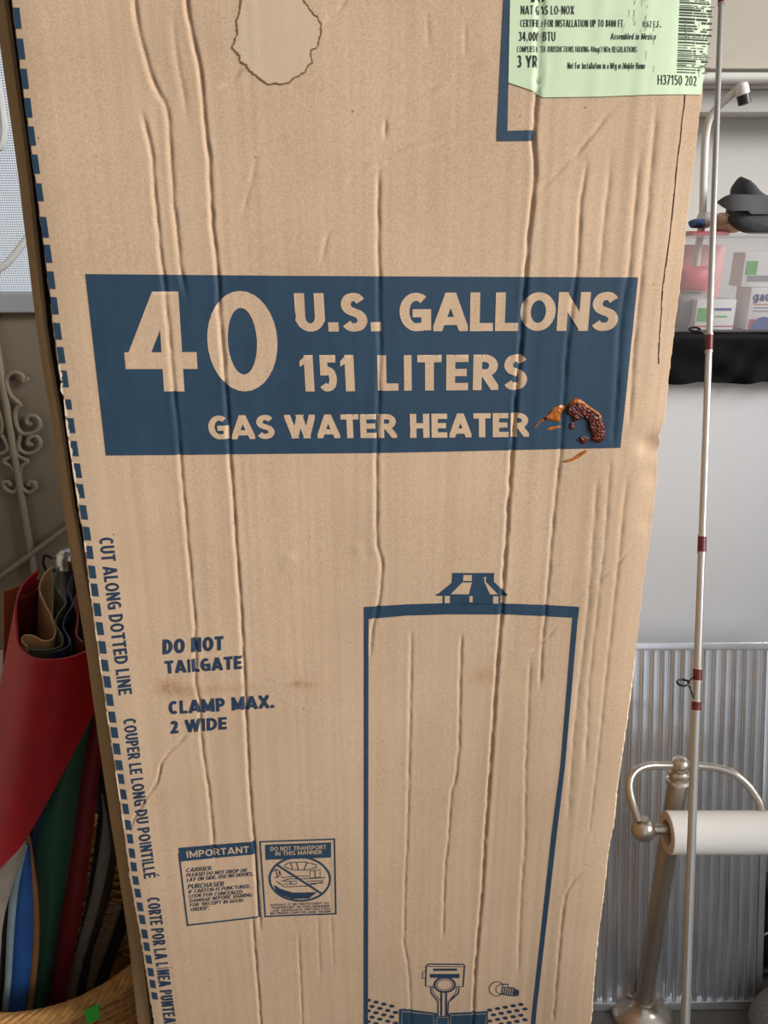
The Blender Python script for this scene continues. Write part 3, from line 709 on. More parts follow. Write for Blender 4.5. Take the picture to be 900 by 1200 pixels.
# handling notes
for t, TL, TR, BR, BL in (('DO NOT', (189.5, 750), (261, 745.5), (262, 762), (190.5, 767.5)), ('TAILGATE', (192, 775), (282.5, 768.5), (283.5, 784), (194, 790)),
                          ('CLAMP MAX.', (196.5, 822), (320, 814), (321.5, 829.5), (198, 837.5)), ('2 WIDE', (198.5, 845), (265, 840), (266, 854.5), (200, 860))):
    emit('lettering', quad_text(t, TL, TR, BR, BL, .27, track=.09, slant=.05), M['ink_dark'], O1, label='dark blue lettering reading ' + t)
for t, TL, TR, BR, BL in (('CUT ALONG DOTTED LINE', (132, 630), (155, 813), (139.5, 815), (115.5, 631)), ('COUPER LE LONG DU POINTILLÉ', (159, 841), (183, 1027), (169.5, 1029), (144.5, 842.5)),
                          ('CORTE POR LA LÍNEA PUNTEADA', (187, 1050), (208.5, 1213), (194.5, 1214.5), (172.5, 1051.5))):
    emit('lettering', quad_text(t, TL, TR, BR, BL, .19, track=.09), M['ink_dark'], O1, label='dark blue cutting instruction reading ' + t)
# dashed cutting line
DY_ = [-15, 21, 57, 92, 126, 159, 192, 225, 266, 297, 328, 358, 388, 416, 444, 474, 499, 526, 552, 576, 601, 626, 648, 671, 692, 715, 737, 759, 780, 799, 820, 840, 858, 877, 896, 912, 930, 947, 966, 982, 999, 1015, 1031, 1046, 1062, 1077, 1094, 1109, 1124, 1139, 1153, 1167]
DX_ = ([-15, 21, 159, 297, 388, 416, 499, 601, 626, 715, 820, 912, 966, 1031, 1094, 1180], [15, 19, 36, 55, 66, 70, 81.5, 96, 100, 112.5, 127.5, 141, 149.5, 158, 168.5, 182])
for i, y in enumerate(DY_):
    h = (DY_[min(i + 1, len(DY_) - 1)] - DY_[max(i - 1, 0)]) / 2 * (.34 if 0 < i < len(DY_) - 1 else .6)
    if y == 225: h = 10.5
    if y == 474: h = 6
    x0, x1 = np.interp(y - h, *DX_) + 1.3, np.interp(y + h, *DX_) + 1.3
    w = 4.0 if y < 900 else 3.4
    emit('printed_dash', [pxpoly([(x0 - w, y - h), (x0 + w, y - h + .5), (x1 + w, y + h + .3), (x1 - w, y + h)])], M['ink'], O1)
# torn pale paper along the left edge
for (ya, yb) in ((428, 446), (449, 462), (468, 488), (492, 512), (517, 538), (542, 566), (572, 590), (636, 648), (684, 702), (738, 752), (770, 790), (835, 850), (905, 940), (955, 972)):
    pts_l, pts_r = [], []
    for y in np.linspace(ya, yb, 7):
        u_, z_ = face(300, y); z_ = face(100, y)[1]; e = float(fL(z_)) + .0004; w_ = random.uniform(.001, .0026) * (1 if ya < 640 else .7)
        pts_l.append((e, z_)); pts_r.append((e + w_, z_))
    emit('torn_edge', [[pts_l[k], pts_r[k], pts_r[k + 1], pts_l[k + 1]] for k in range(6)], M['torn'], .0005)
# L-shaped bracket by the label
emit('bracket_print', [pxpoly([(593, -60), (602, -60), (597.5, 0), (594.5, 153), (582, 165.5), (582, 155)])] + [pxpoly([(594, 153.5), (625.5, 152.5), (624.5, 165), (582, 165.5)])], M['ink'], O1, label='blue corner bracket print')
# the drawn tank
T3 = lambda pts: [(400 + v[0] / 3, 650 + v[1] / 3) for v in pts]
lid = [pxpoly(T3([(80, 185), (230, 174), (230, 214), (80, 229)])), pxpoly(T3([(230, 174), (380, 168), (380, 208), (230, 214)])), pxpoly(T3([(380, 168), (590, 170), (590, 208), (380, 208)])), pxpoly(T3([(590, 170), (720, 175), (720, 215), (590, 208)])), pxpoly(T3([(720, 175), (836, 182), (832, 222), (720, 215)]))]
emit('tank_lid_print', lid, M['ink'], O1)
cap = [T3(p) for p in ([(390, 62), (537, 62), (537, 69), (390, 69)], [(391, 68), (429, 68), (427, 93), (384, 137), (340, 137), (388, 97)], [(460, 68), (499, 68), (503, 96), (522, 137), (449, 137), (460, 97)], [(499, 68), (510, 68), (510, 76), (499, 76)], [(510, 68), (536, 68), (536, 93), (583, 138), (553, 138), (509, 93)], [(429, 90), (462, 90), (462, 95), (427, 95)],
                       [(332, 137), (584, 137), (580, 143), (334, 143)], [(383, 142), (450, 142), (450, 176), (383, 176)], [(463, 142), (533, 142), (533, 176), (463, 176)], [(449, 165), (464, 165), (464, 176), (449, 176)], [(357, 142), (363, 142), (363, 176), (357, 176)], [(553, 142), (560, 142), (560, 176), (553, 176)])]
emit('flue_hood_print', [pxpoly(p) for p in cap], M['ink'], O1)
emit('tank_outline_print', [pxpoly([(426.7, 712), (432, 726), (431.3, 1200), (432, 1330), (426.5, 1330), (426.3, 1200)])], M['ink'], O1)
emit('tank_outline_print', [pxpoly([(671, 722), (678, 711), (662, 897), (652, 980), (629, 1180), (616, 1330), (610.5, 1330), (624, 1180), (646, 980), (656.8, 897)])], M['ink'], O1)
T4 = lambda pts: [(410 + v[0] / 3.6, 1080 + v[1] / 3.6) for v in pts]
bu = []
bu += pxline(T4([(333, 176), (478, 178), (484, 182), (478, 272), (440, 272)]), 1.5) + pxline(T4([(333, 176), (322, 184), (320, 270), (358, 274)]), 1.5)
bu += pxline(T4([(328, 186), (478, 188)]), .8)
bu += [pxpoly(T4([(352, 195), (452, 195), (452, 205), (352, 205)])), pxpoly(T4([(338, 218), (463, 218), (462, 236), (338, 234)]))]
bu += pxline(T4([(320, 210), (307, 210), (307, 238), (320, 238)]), .9)
bu += pxline(T4(arc(400, 264, 43, 31, 0, 360, 30)), 2.2) + pxline(T4(arc(400, 264, 33, 22, 0, 360, 30)), .7)
bu += pxline(T4([(341, 276), (343, 300), (372, 335), (372, 395)]), 1.5) + pxline(T4([(461, 276), (458, 300), (416, 338), (413, 395)]), 1.5)
bu += pxline(T4([(350, 276), (352, 298), (380, 330)]), .8) + pxline(T4([(450, 276), (447, 298), (424, 326)]), .8)
bu += [pxpoly(T4([(382, 290), (390, 290), (390, 395), (382, 395)])), pxpoly(T4([(402, 290), (410, 290), (410, 395), (402, 395)]))]
emit('gas_valve_print', bu, M['ink_dark'], O1)
base = [pxpoly(T4([(208, 370), (230, 368), (365, 384), (365, 560), (208, 560)])), pxpoly(T4([(365, 384), (372, 396), (412, 396), (422, 384), (422, 560), (365, 560)])), pxpoly(T4([(422, 384), (582, 376), (584, 560), (422, 560)]))]
emit('burner_access_print', base, M['ink'], O1)
wl = pxline(T4([(218, 440), (220, 378), (352, 390), (354, 440)]), .55) + pxline(T4([(424, 440), (426, 392), (574, 386), (574, 440)]), .55) + pxline(T4([(366, 440), (368, 402), (414, 402), (414, 440)]), .5)
emit('burner_access_lines', wl, M['kraft'], O2)
dr = pxline(T4(arc(620, 282, 32, 30, 40, 330, 24)), .9) + pxline(T4(arc(638, 284, 22, 20, 60, 300, 18)), .8) + pxline(T4([(640, 264), (668, 262), (668, 276), (690, 278), (700, 286), (714, 290)]), 1.3) + pxline(T4([(640, 304), (664, 308), (690, 312), (712, 308)]), 1.3)
for k in range(6): dr += pxline(T4([(646 + k * 9, 270 + k * 2), (640 + k * 10, 306 + k)]), 1.2)
dr += [pxpoly(T4(arc(700, 298, 14, 13, 0, 340, 16)))]
emit('drain_valve_print', dr, M['ink_dark'], O1)
dots = []
for r in range(9):
    for c in range(5):
        for bx, sgn in ((74, 1), (590, -1)):
            x = bx + (c + .5 * (r % 2)) * 33 + (4 if sgn > 0 else 0); y = (334 if sgn > 0 else 372) + r * 23 + sgn * (c + .5 * (r % 2)) * (8 if sgn > 0 else 6)
            if (sgn > 0 and x < 205) or (sgn < 0 and x < 772 - r * 2 and x > 572): dots.append(T4(arc(x, y, 11.5, 7, 0, 330, 10)))
for p in dots: emit('vent_hole_print', [pxpoly(p)], M['ink_dark'], O1)
# IMPORTANT panel
im = [pxpoly([(209.3, 993), (299, 986), (299.8, 1001), (211.7, 1009)])]
im += seglines([(210, 1000), (220, 1083.5), (303.5, 1075), (299.6, 1000)], 1.8)
emit('notice_print', im, M['ink'], O1, label='blue framed notice headed IMPORTANT')
emit('lettering', quad_text('IMPORTANT', (218, 996.8), (291.8, 991), (292, 998.9), (219, 1004.5), .22, track=.12), M['kraft'], O2)
for t, TL, TR, BR, BL in (('CARRIER', (219, 1017), (248.5, 1014.5), (248, 1019.5), (218, 1021.8)), ('PLEASE! DO NOT DROP OR', (219.4, 1022.9), (290, 1017.5), (289, 1022), (218.6, 1027.2)),
    ('LAY ON SIDE. USE NO HOOKS.', (220, 1028.4), (297.5, 1021.6), (296.8, 1026.2), (219.2, 1032.8)), ('PURCHASER', (221, 1035.8), (263, 1032.6), (262.4, 1038), (220.2, 1041.3)),
    ('IF CARTON IS PUNCTURED,', (221.6, 1042.3), (294.4, 1036.3), (293.8, 1040.6), (221, 1046.5)), ('LOOK FOR CONCEALED', (222.2, 1047.6), (284.4, 1042.8), (283.8, 1047.2), (221.6, 1051.7)),
    ('DAMAGE BEFORE SIGNING', (222.8, 1052.8), (295.8, 1046.6), (295.2, 1050.8), (222.2, 1057)), ('FOR "RECEIPT IN GOOD', (223.3, 1058), (285.6, 1052.8), (285, 1057), (222.7, 1062.2)), ('ORDER".', (224, 1063.2), (246.4, 1061.3), (246, 1065.6), (223.4, 1067.4))):
    emit('lettering', quad_text(t, TL, TR, BR, BL, .2, track=.10), M['ink_dark'], O1)
# DO NOT TRANSPORT panel
tp = seglines([(304.9, 986.2), (392, 982.4), (393.8, 1070.3), (310.9, 1074.4), (304.9, 986.2)], 1.7)
tp += [pxpoly([(310.9, 989.6), (388, 986.2), (388, 1004), (311.3, 1007.5)])]
T5 = lambda pts: [(195 + v[0] / 4.186, 970 + v[1] / 4.186) for v in pts]
tp += pxline(T5(arc(655, 250, 148, 108, 0, 360, 44)), 2.3) + pxline(T5([(545, 182), (768, 325)]), 2.4)
emit('notice_print', tp, M['ink'], O1, label='blue framed notice with a crossed-out open car trunk')
ctr = [pxpoly(T5(p)) for p in ([(528, 280), (560, 300), (570, 334), (540, 316)], [(560, 300), (620, 318), (620, 350), (568, 332)], [(620, 318), (740, 314), (700, 346), (620, 350)])]
for p in ([(525, 215), (540, 200), (556, 210), (552, 240), (530, 246)], [(580, 185), (600, 170), (680, 165), (735, 178), (740, 190), (690, 205), (620, 205), (590, 195), (580, 185)], [(610, 172), (620, 200)], [(640, 170), (648, 203)], [(690, 170), (676, 204)], [(705, 210), (705, 244), (755, 240), (755, 202), (705, 210)], [(730, 206), (730, 242)],
          [(565, 262), (600, 250), (700, 248), (780, 240)], [(580, 262), (640, 262), (640, 275), (580, 276), (580, 262)], [(610, 262), (610, 276)], [(540, 262), (580, 290), (690, 284), (770, 262)], [(690, 262), (770, 255)], [(700, 272), (768, 268)], [(556, 210), (568, 244), (640, 236), (700, 236)], [(540, 205), (545, 246)]):
    ctr += pxline(T5(p), .9)
emit('car_trunk_print', ctr, M['ink_dark'], O1)
for t, TL, TR, BR, BL in (('DO NOT TRANSPORT', (316.8, 992), (382, 989), (382.2, 993.7), (317, 996.8)), ('IN THIS MANNER', (322.3, 997.4), (377, 994.8), (377.2, 999.6), (322.5, 1002.3))):
    emit('lettering', quad_text(t, TL, TR, BR, BL, .19, track=.12), M['kraft'], O2)
for t, TL, TR, BR, BL in (('SHOULD IT BE NECESSARY TO', (317, 1059.6), (386, 1056.4), (386, 1059), (317, 1062.2)), ('TRANSPORT IN THIS MANNER', (318, 1062.9), (386.5, 1059.8), (386.6, 1062.4), (318, 1065.5)), ('USE ADEQUATE PROTECTION', (318.8, 1066.2), (387, 1063), (387, 1065.6), (318.8, 1068.8)), ('BETWEEN CARTON AND TRUNK', (317, 1069.6), (388, 1066.3), (388, 1068.9), (317, 1072.2))):
    emit('lettering', quad_text(t, TL, TR, BR, BL, .2, track=.12), M['ink_dark'], O1)
# water stain ring at the top
ring = [(283, 0), (281, 14), (278, 24), (279, 38), (276, 48), (272, 56), (276, 60), (281, 65), (282, 72), (288, 76), (292, 82), (298, 87), (305, 93), (313, 99), (321, 98), (329, 99), (337, 98), (344, 93), (352, 88), (358, 84), (362, 76), (367, 74), (364, 66), (366, 58), (372, 56), (374, 47), (377, 40), (376, 28), (372, 20), (367, 17), (362, 10), (358, 4), (352, -4), (338, -10), (322, -6), (308, -10), (296, -4)]
rj = []
for a, b in zip(ring, ring[1:] + ring[:1]):
    for t in (0, .25, .5, .75):
        rj.append((a[0] + (b[0] - a[0]) * t + random.uniform(-.8, .8), a[1] + (b[1] - a[1]) * t + random.uniform(-.8, .8)))
cen = (326, 45)
emit('water_stain', [pxpoly([cen, a, b]) for a, b in zip(rj, rj[1:] + rj[:1])], M['stain_pale'], .0003, label='pale dried water stain')
rim = []
for a, b in zip(rj, rj[1:] + rj[:1]):
    w = random.uniform(1.0, 2.3); rim += pxline([a, b], w)
emit('stain_rim', rim, M['stain_rim'], .00052, label='ragged dark rim of the water stain')
# slit along the right corner, its inner shade drawn as a dark strip
sl = []
SLT = [(812, -60), (808.6, 0), (807, 78), (805, 117), (797.5, 180), (787.5, 273), (779, 332), (775, 390), (773.5, 427)]
for a, b in zip(SLT, SLT[1:]):
    for k in range(6):
        t0, t1 = k / 6, (k + 1) / 6; j = random.uniform(-.4, .4)
        sl += pxline([(a[0] + (b[0] - a[0]) * t0 + j, a[1] + (b[1] - a[1]) * t0 - .5), (a[0] + (b[0] - a[0]) * t1 + j, a[1] + (b[1] - a[1]) * t1 + .5)], random.uniform(.8, 1.7))
emit('corner_slit_shade', sl, M['slit'], .0003, label='thin dark strip painted for the shade in a torn slit')
# the paper label
lab = emit('paper_label', [pxpoly([(603, -62), (720, -62), (845, -62), (838, 0), (834, 60), (826, 109), (760, 111), (700, 113.5), (636, 114.5), (622, 106), (595.5, 97), (597.5, 0)])], M['label'], .0007, parent=carton, label='pale green paper specification label, torn at its lower corner', du=.003, dz=.004)
O3 = .00095
for t, x0, x1, y0, y1, sw in (('40', 618, 639, -17, 3, .2), ('NAT GAS LO-NOX', 610, 672.5, 7, 17.3, .12), ('CERTIFIED FOR INSTALLATION UP TO 8400 FT', 609.5, 730, 23.3, 32, .115), ('0.62 E.F.', 753, 775, 24.5, 32, .10), ('34,000 BTU', 607.5, 650.5, 37.7, 48.5, .125), ('Assembled in Mexico', 715, 768.6, 39, 46.5, .12),
                          ('COMPLIES WITH JURISDICTIONS HAVING 40ng/J NOx REGULATIONS', 605.6, 746.5, 54.5, 61.5, .10), ('3 YR', 605.6, 630, 65.3, 79.5, .14), ('Not For Installation in a Mfg or Mobile Home', 664.7, 756, 73.5, 81, .11), ('H37150 202', 771, 820, 87.5, 99, .11)):
    sh = -.02 * (y1 - y0)
    emit('lettering', quad_text(t, (x0 - sh * .2, y0), (x1 - sh * .2, y0), (x1, y1), (x0, y1), sw, track=.13, slant=.12 if 'Mex' in t else 0), M['label_black'], O3, parent=lab)
bc = []; y = -60.0
while y < 84:
    hgt = random.choice((.9, 1.2, 1.8, 2.6)); gap = random.choice((1.0, 1.3, 2.0)); xo = np.interp(y, [-60, 0, 84], [801, 798, 794.5])
    bc.append(pxpoly([(xo, y), (xo + 12, y), (xo + 12, y + hgt), (xo, y + hgt)]))
    x = xo + 12
    while x < xo + 37:
        w = random.uniform(3, 9)
        if random.random() < .8: bc.append(pxpoly([(x, y), (x + w, y), (x + w, y + hgt), (x, y + hgt)]))
        x += w + random.uniform(.3, 1.5)
    y += hgt + gap
emit('barcode', bc, M['label_black'], O3, parent=lab)
wear = []
for k in range(34):
    x = random.choice((731, 737, 744, 752, 758, 766, 806, 812, 818, 824, 829)) + random.uniform(-1, 1); y = random.uniform(-10, 84); h = random.uniform(3, 12)
    wear += pxline([(x, y), (x - .6, y + h)], random.uniform(.3, .9))
emit('scuff_marks', wear, mat('label_scuff', srgb(140, 154, 130), .8), .0011, parent=lab, label='grey scuffs on the label')
# dried spill at the banner's corner
T6 = lambda pts: [(600 + x / 6.923, 440 + y / 6.923) for x, y in pts]
def blob(name, outline, m, hgt, label=None):
    pts = smooth_pts([(a, b, 0) for a, b in T6(outline)], 4, True); pts = [(p.x + random.uniform(-.35, .35), p.y + random.uniform(-.35, .35)) for p in pts]
    fp = [face(*p) for p in pts]
    bm = bmesh.new(); ring_ = fp; n = len(ring_); W = .0016
    # narrow: build as a filled face, then raise points by distance to the outline
    bm.faces.new([bm.verts.new((u, 0, z)) for u, z in ring_])
    us = [p[0] for p in ring_]; zs2 = [p[1] for p in ring_]; d = .0011
    for lo, hi, ax in ((min(us), max(us), 0), (min(zs2), max(zs2), 2)):
        k = math.ceil(lo / d)
        while k * d < hi:
            co = [0, 0, 0]; co[ax] = k * d; no = [0, 0, 0]; no[ax] = 1
            bmesh.ops.bisect_plane(bm, geom=bm.verts[:] + bm.edges[:] + bm.faces[:], plane_co=co, plane_no=no, dist=1e-7); k += 1
    bmesh.ops.triangulate(bm, faces=bm.faces[:])
    q = np.array(ring_); co = np.array([v.co[:] for v in bm.verts])
    best = np.full(len(co), 1e9)
    for i in range(n):
        a, b = q[i - 1], q[i]; dd = b - a; l2 = dd @ dd + 1e-12
        t = np.clip(((co[:, 0] - a[0]) * dd[0] + (co[:, 2] - a[1]) * dd[1]) / l2, 0, 1)
        best = np.minimum(best, np.hypot(co[:, 0] - a[0] - t * dd[0], co[:, 2] - a[1] - t * dd[1]))
    hh = hfun(co[:, 0], co[:, 2]) + .0006 + hgt * np.sqrt(np.clip(best / .003, 0, 1)) * (1 + .5 * rng.uniform(-1, 1, len(co)))
    for v, h in zip(bm.verts, hh): v.co.y = -h
    bm.normal_update()
    for f in bm.faces:
        f.smooth = True
        if f.normal.y > 0: f.normal_flip()
    me = bpy.data.meshes.new(name); bm.to_mesh(me); bm.free(); me.materials.append(m)
    o = link(name, me, carton)
    if label: o['label'] = label
blob('dried_spill', [(430, 260), (470, 220), (510, 190), (560, 205), (600, 245), (660, 275), (715, 325), (745, 400), (752, 470), (735, 525), (695, 540), (645, 520), (640, 470), (612, 420), (612, 375), (580, 345), (530, 365), (495, 375), (480, 335), (440, 300)], M['spill'], .0022, 'glossy dark red-brown dried spill')
blob('dried_spill', [(432, 262), (480, 235), (540, 232), (600, 268), (660, 300), (708, 360), (722, 330), (690, 290), (620, 245), (565, 198), (505, 186), (465, 216)], M['amber'], .0032)
blob('dried_spill', [(180, 435), (200, 385), (250, 345), (300, 300), (345, 255), (400, 238), (432, 258), (410, 290), (392, 320), (390, 370), (340, 370), (290, 360), (230, 375)], M['amber'], .0009)
blob('dried_spill', [(205, 378), (250, 345), (310, 292), (350, 262), (410, 262), (380, 285), (330, 300), (300, 345), (260, 365)], M['spill'], .0011)
blob('dried_spill', [(280, 432), (330, 412), (390, 408), (398, 416), (350, 432), (300, 440)], M['amber'], .0006)
blob('dried_spill', [(465, 385), (490, 370), (505, 410), (488, 438), (462, 425)], M['spill'], .0012)
blob('dried_spill', [(520, 520), (560, 492), (615, 495), (625, 515), (590, 540), (570, 560), (545, 535)], M['spill'], .0014)
blob('dried_spill', [(412, 695), (450, 678), (500, 660), (560, 620), (608, 600), (600, 622), (545, 660), (490, 690), (440, 700)], M['amber'], .0007)

# ================================================================== right-hand side
# white chest freezer
FY = 1.335
fz = thing('chest_freezer', (.92, FY + .27, 0), 'white enamelled appliance standing behind the ribbed aluminium panel', 'freezer')
MB().box((.36, FY, .03), (1.46, FY + .5, 1.20)).build('body', M['white_enamel'], fz, bevel=.012, seg=3)
MB().box((.355, FY - .002, 1.203), (1.465, FY + .505, 1.238)).build('lid', M['white_enamel'], fz, bevel=.01, seg=3)
MB().box((.40, FY + .03, 0), (1.42, FY + .47, .031)).build('plinth', M['black_plastic'], fz, smooth=False)
# black cloth over its top
rows = []
nx = 150
for k in range(30):
    row = []
    for i in range(nx):
        x = .40 + 1.0 * i / (nx - 1)
        if k < 10: y = FY + .44 - .46 * k / 9 + .004; z = 1.2405 + (.0012 * math.sin(x * 60 + k) if k < 9 else 0) + .0008
        else:
            t = (k - 10) / 19
            fold = math.sin(x * 95 + t * 5.0 + 1.3 * math.sin(x * 31)) * .5 + math.sin(x * 52 - t * 7) * .5
            y = FY - .012 - .006 - (.009 * t + .002) * (fold + 1) * .9 ; z = 1.236 - .068 * t + .0025 * math.sin(x * 60) * t
        row.append((x, y, z))
    rows.append(row)
tag(MB().sheet(rows, -.0016).build('black_cloth', M['black_cloth']), 'black cloth draped over the white appliance under the clear bin', 'cloth')

# clear storage bin
bx0, bx1, by0, by1, bz0, bz1 = .44, .90, 1.372, 1.66, 1.2445, 1.405
bin_ = thing('storage_bin', ((bx0 + bx1) / 2, (by0 + by1) / 2, bz0), 'frosted clear plastic bin of first-aid supplies on the black cloth', 'bin')
def shell(t0, t1, z0, z1):
    a = t0; pr = []
    def ringp(o, z):
        x0, x1, y0, y1 = bx0 + o, bx1 - o, by0 + o, by1 - o; c = .025; out = []
        for cx, cy, s in ((x1 - c, y0 + c, -90), (x1 - c, y1 - c, 0), (x0 + c, y1 - c, 90), (x0 + c, y0 + c, 180)):
            for j in range(6):
                an = math.radians(s + 90 * j / 5); out.append((cx + c * math.cos(an), cy + c * math.sin(an), z))
        return out
    prof = [(.012, z0), (0.0, z1), (.0025, z1), (.0145, z0 + .0025)]
    R_ = [ringp(o, z) for o, z in prof]; n = len(R_[0]); vs = [p for r in R_ for p in r]; fs = []
    for i in range(3):
        for k in range(n): fs.append((i * n + k, i * n + (k + 1) % n, (i + 1) * n + (k + 1) % n, (i + 1) * n + k))
    fs.append(tuple(range(n - 1, -1, -1))); fs.append(tuple(3 * n + k for k in range(n)))
    return MB().add(vs, fs), ringp
sh, ringp = shell(0, 0, bz0, bz1)
sh.build('tub', M['frosted'], bin_)
q = ringp(-.004, bz1); MB().tube(q, .0045, 8, closed=True).build('rim', M['frosted'], bin_)
# things in the bin
def carton_box(name, label, cat, x0, x1, y0, y1, z0, z1, m, bev=.0015):
    t = thing(name, ((x0 + x1) / 2, (y0 + y1) / 2, z0), label, cat)
    MB().box((x0, y0, z0), (x1, y1, z1)).build('box', m, t, bevel=bev); return t
def patch(t, name, x0, x1, z0, z1, y, m): MB().box((x0, y - .0006, z0), (x1, y, z1)).build(name, m, t, smooth=False)
iz = bz0 + .003
def pz(y, Y): return at(850, y, Y).z
def pxx(x, y, Y): return at(x, y, Y).x
Yc = 1.392
b1 = carton_box('first_aid_box', 'small white box with green mark inside the clear bin', 'box', pxx(815, 370, Yc), pxx(861, 370, Yc), Yc, Yc + .05, iz, pz(351, Yc), M['carton_white'])
patch(b1, 'green_mark', pxx(817, 370, Yc), pxx(836, 370, Yc), pz(377, Yc), pz(361, Yc), Yc, M['green_print'])
patch(b1, 'blue_text_bar', pxx(837, 370, Yc), pxx(856, 370, Yc), pz(364, Yc), pz(361, Yc), Yc, M['blue_print'])
patch(b1, 'green_text_bar', pxx(838, 370, Yc), pxx(852, 370, Yc), pz(372, Yc), pz(370, Yc), Yc, M['green_print'])
patch(b1, 'red_stripe', pxx(815, 370, Yc), pxx(861, 370, Yc), pz(383, Yc), pz(381.5, Yc), Yc, M['red_print'])
gz = carton_box('gauze_box', 'white box lettered gauze with red and blue curve inside the clear bin', 'box', pxx(876, 370, Yc), pxx(928, 370, Yc), Yc, Yc + .06, iz, pz(337, Yc), M['carton_white'])
gx0, gx1, g0, g1 = pxx(883, 345, Yc), pxx(918, 345, Yc), pz(353, Yc), pz(342, Yc)
gt = MB()
for pl in text_polys('gauze', (gx1 - gx0) / (g1 - g0), .24, track=.09):
    gt.add([(gx0 + (gx1 - gx0) * s, Yc - .0006, g0 + (g1 - g0) * t) for s, t in pl], [tuple(range(len(pl)))])
gt.build('lettering', M['blue_print'], gz, smooth=False)
for k, (y, w) in enumerate(((356, 32), (360, 26), (364, 30))): patch(gz, 'text_bar', pxx(883, 360, Yc), pxx(883 + w, 360, Yc), pz(y + 1.3, Yc), pz(y, Yc), Yc, M['orange_print'] if k == 0 else M['grey_package'])
for nm, cx, r, m, o in (('red_arc', 880, .018, 'red_print', .0007), ('blue_arc', 893, .022, 'blue_print', .0011)):
    c = (pxx(cx, 384, Yc), iz + .0005); pts = [(c[0] + r * math.cos(math.radians(a)), Yc - o, c[1] + r * math.sin(math.radians(a))) for a in range(0, 181, 12)]
    if nm == 'red_arc': pts = [(max(p[0], pxx(876.5, 384, Yc)), p[1], p[2]) for p in pts]
    MB().add(pts, [tuple(range(len(pts)))]).build(nm, M[m], gz, smooth=False)
b3 = carton_box('medicine_box', 'pale box with green print lying above the gauze box in the bin', 'box', pxx(872, 320, Yc), pxx(935, 320, Yc), Yc + .005, Yc + .055, pz(336.5, Yc), pz(296, Yc), M['carton_white'])
patch(b3, 'green_mark', pxx(875, 320, Yc), pxx(888, 320, Yc), pz(322, Yc), pz(306, Yc), Yc + .005, M['green_print'])
patch(b3, 'grey_bar', pxx(878, 320, Yc), pxx(915, 320, Yc), pz(330, Yc), pz(323, Yc), Yc + .005, M['grey_package'])
def pouch(name, label, cat, x0, x1, y, z0, z1, th, m):
    rows = []
    for i in range(13):
        t = i / 12; rows.append([(x0 + (x1 - x0) * j / 12, y, z0 + (z1 - z0) * t) for j in range(13)])
    fr_, bk = [], []
    for i, r in enumerate(rows):
        a = []; b = []
        for j, p in enumerate(r):
            w = th * (max(0, math.sin(math.pi * i / 12)) * max(0, math.sin(math.pi * j / 12))) ** .5 + .001
            a.append((p[0], p[1] - w, p[2])); b.append((p[0], p[1] + w, p[2]))
        fr_.append(a); bk.append(b)
    mb = MB().grid(fr_); mb.grid([list(reversed(r)) for r in bk])
    n = 169
    loop = list(range(13)) + [i * 13 + 12 for i in range(1, 13)] + [156 + j for j in range(11, -1, -1)] + [i * 13 for i in range(11, 0, -1)]
    bko = lambda k: n + (k // 13) * 13 + (12 - k % 13)
    mb.add([], []); mb.f += [(b, a, bko(a), bko(b)) for a, b in zip(loop, loop[1:] + loop[:1])]
    return tag(mb.build(name, m), label, cat)
pouch('pink_pouch', 'pink packet standing in the clear bin beside the carton', 'packet', pxx(797, 330, 1.41), pxx(832, 330, 1.41), 1.415, pz(341, 1.41), pz(312, 1.41), .012, M['pink'])
pouch('grey_pouch', 'grey packet beneath the pink packet in the clear bin', 'packet', pxx(790, 350, 1.43), pxx(826, 350, 1.43), 1.425, iz, pz(341.5, 1.43), .014, M['grey_package'])
pouch('rose_pouch', 'pale red packet at the back of the clear bin', 'packet', pxx(800, 300, 1.5), pxx(862, 300, 1.5), 1.55, iz, pz(287, 1.5), .016, mat('rose_package', srgb(210, 150, 150), .5))
# things heaped on the bin
Yt = 1.47; zt = bz1
sup = MB()
red = MB().box((pxx(806, 272, 1.45), 1.43, pz(276, 1.45)), (pxx(850, 272, 1.45), 1.53, pz(271, 1.45)))
tag(red.build('red_lid', M['red_plastic'], bevel=.002), 'flat red lid lying at the top of the clear bin', 'lid')
def lump(name, label, cat, c, r, m, seed=0, flat=.7, amp=.2):
    rs = np.random.default_rng(seed); ph = rs.uniform(0, 6, 8); rows = []
    for i in range(15):
        a = math.pi * i / 14; row = []
        for j in range(21):
            b = 2 * math.pi * j / 20
            k = 1 + amp * (math.sin(2 * b + ph[0]) * math.sin(a * 2 + ph[1]) + .6 * math.sin(3 * b + ph[2] + 2 * a))
            row.append((c[0] + r[0] * math.sin(a) * math.cos(b) * k, c[1] + r[1] * math.sin(a) * math.sin(b) * k, c[2] - r[2] * math.cos(a)))
        rows.append(row)
    return tag(MB().grid(rows).build(name, m), label, cat)
c = at(845, 261, 1.47); lump('elastic_bandage', 'crumpled beige elastic bandage on top of the clear bin', 'bandage', (c.x, c.y, c.z), (.017, .02, .017), M['beige'], 3)
c = at(857, 267, 1.45); lump('bandage_wrap', 'low beige wrap beside the dark brace on the bin', 'bandage', (c.x, c.y, c.z), (.02, .02, .009), M['beige'], 9)
c = at(817, 262, 1.46); lump('blue_wrapper', 'small blue wrapper on top of the clear bin beside the carton', 'wrapper', (c.x, c.y, c.z), (.015, .015, .008), M['blue_plastic'], 5, amp=.4)
c = at(826, 258, 1.485); lump('white_wrapper', 'small crumpled white wrapper behind the blue wrapper on the bin', 'wrapper', (c.x, c.y, c.z), (.013, .015, .014), M['paper'], 6, amp=.4)
br = thing('support_brace', at(885, 270, 1.47), 'dark grey neoprene support brace with strap heaped on the clear bin', 'brace')
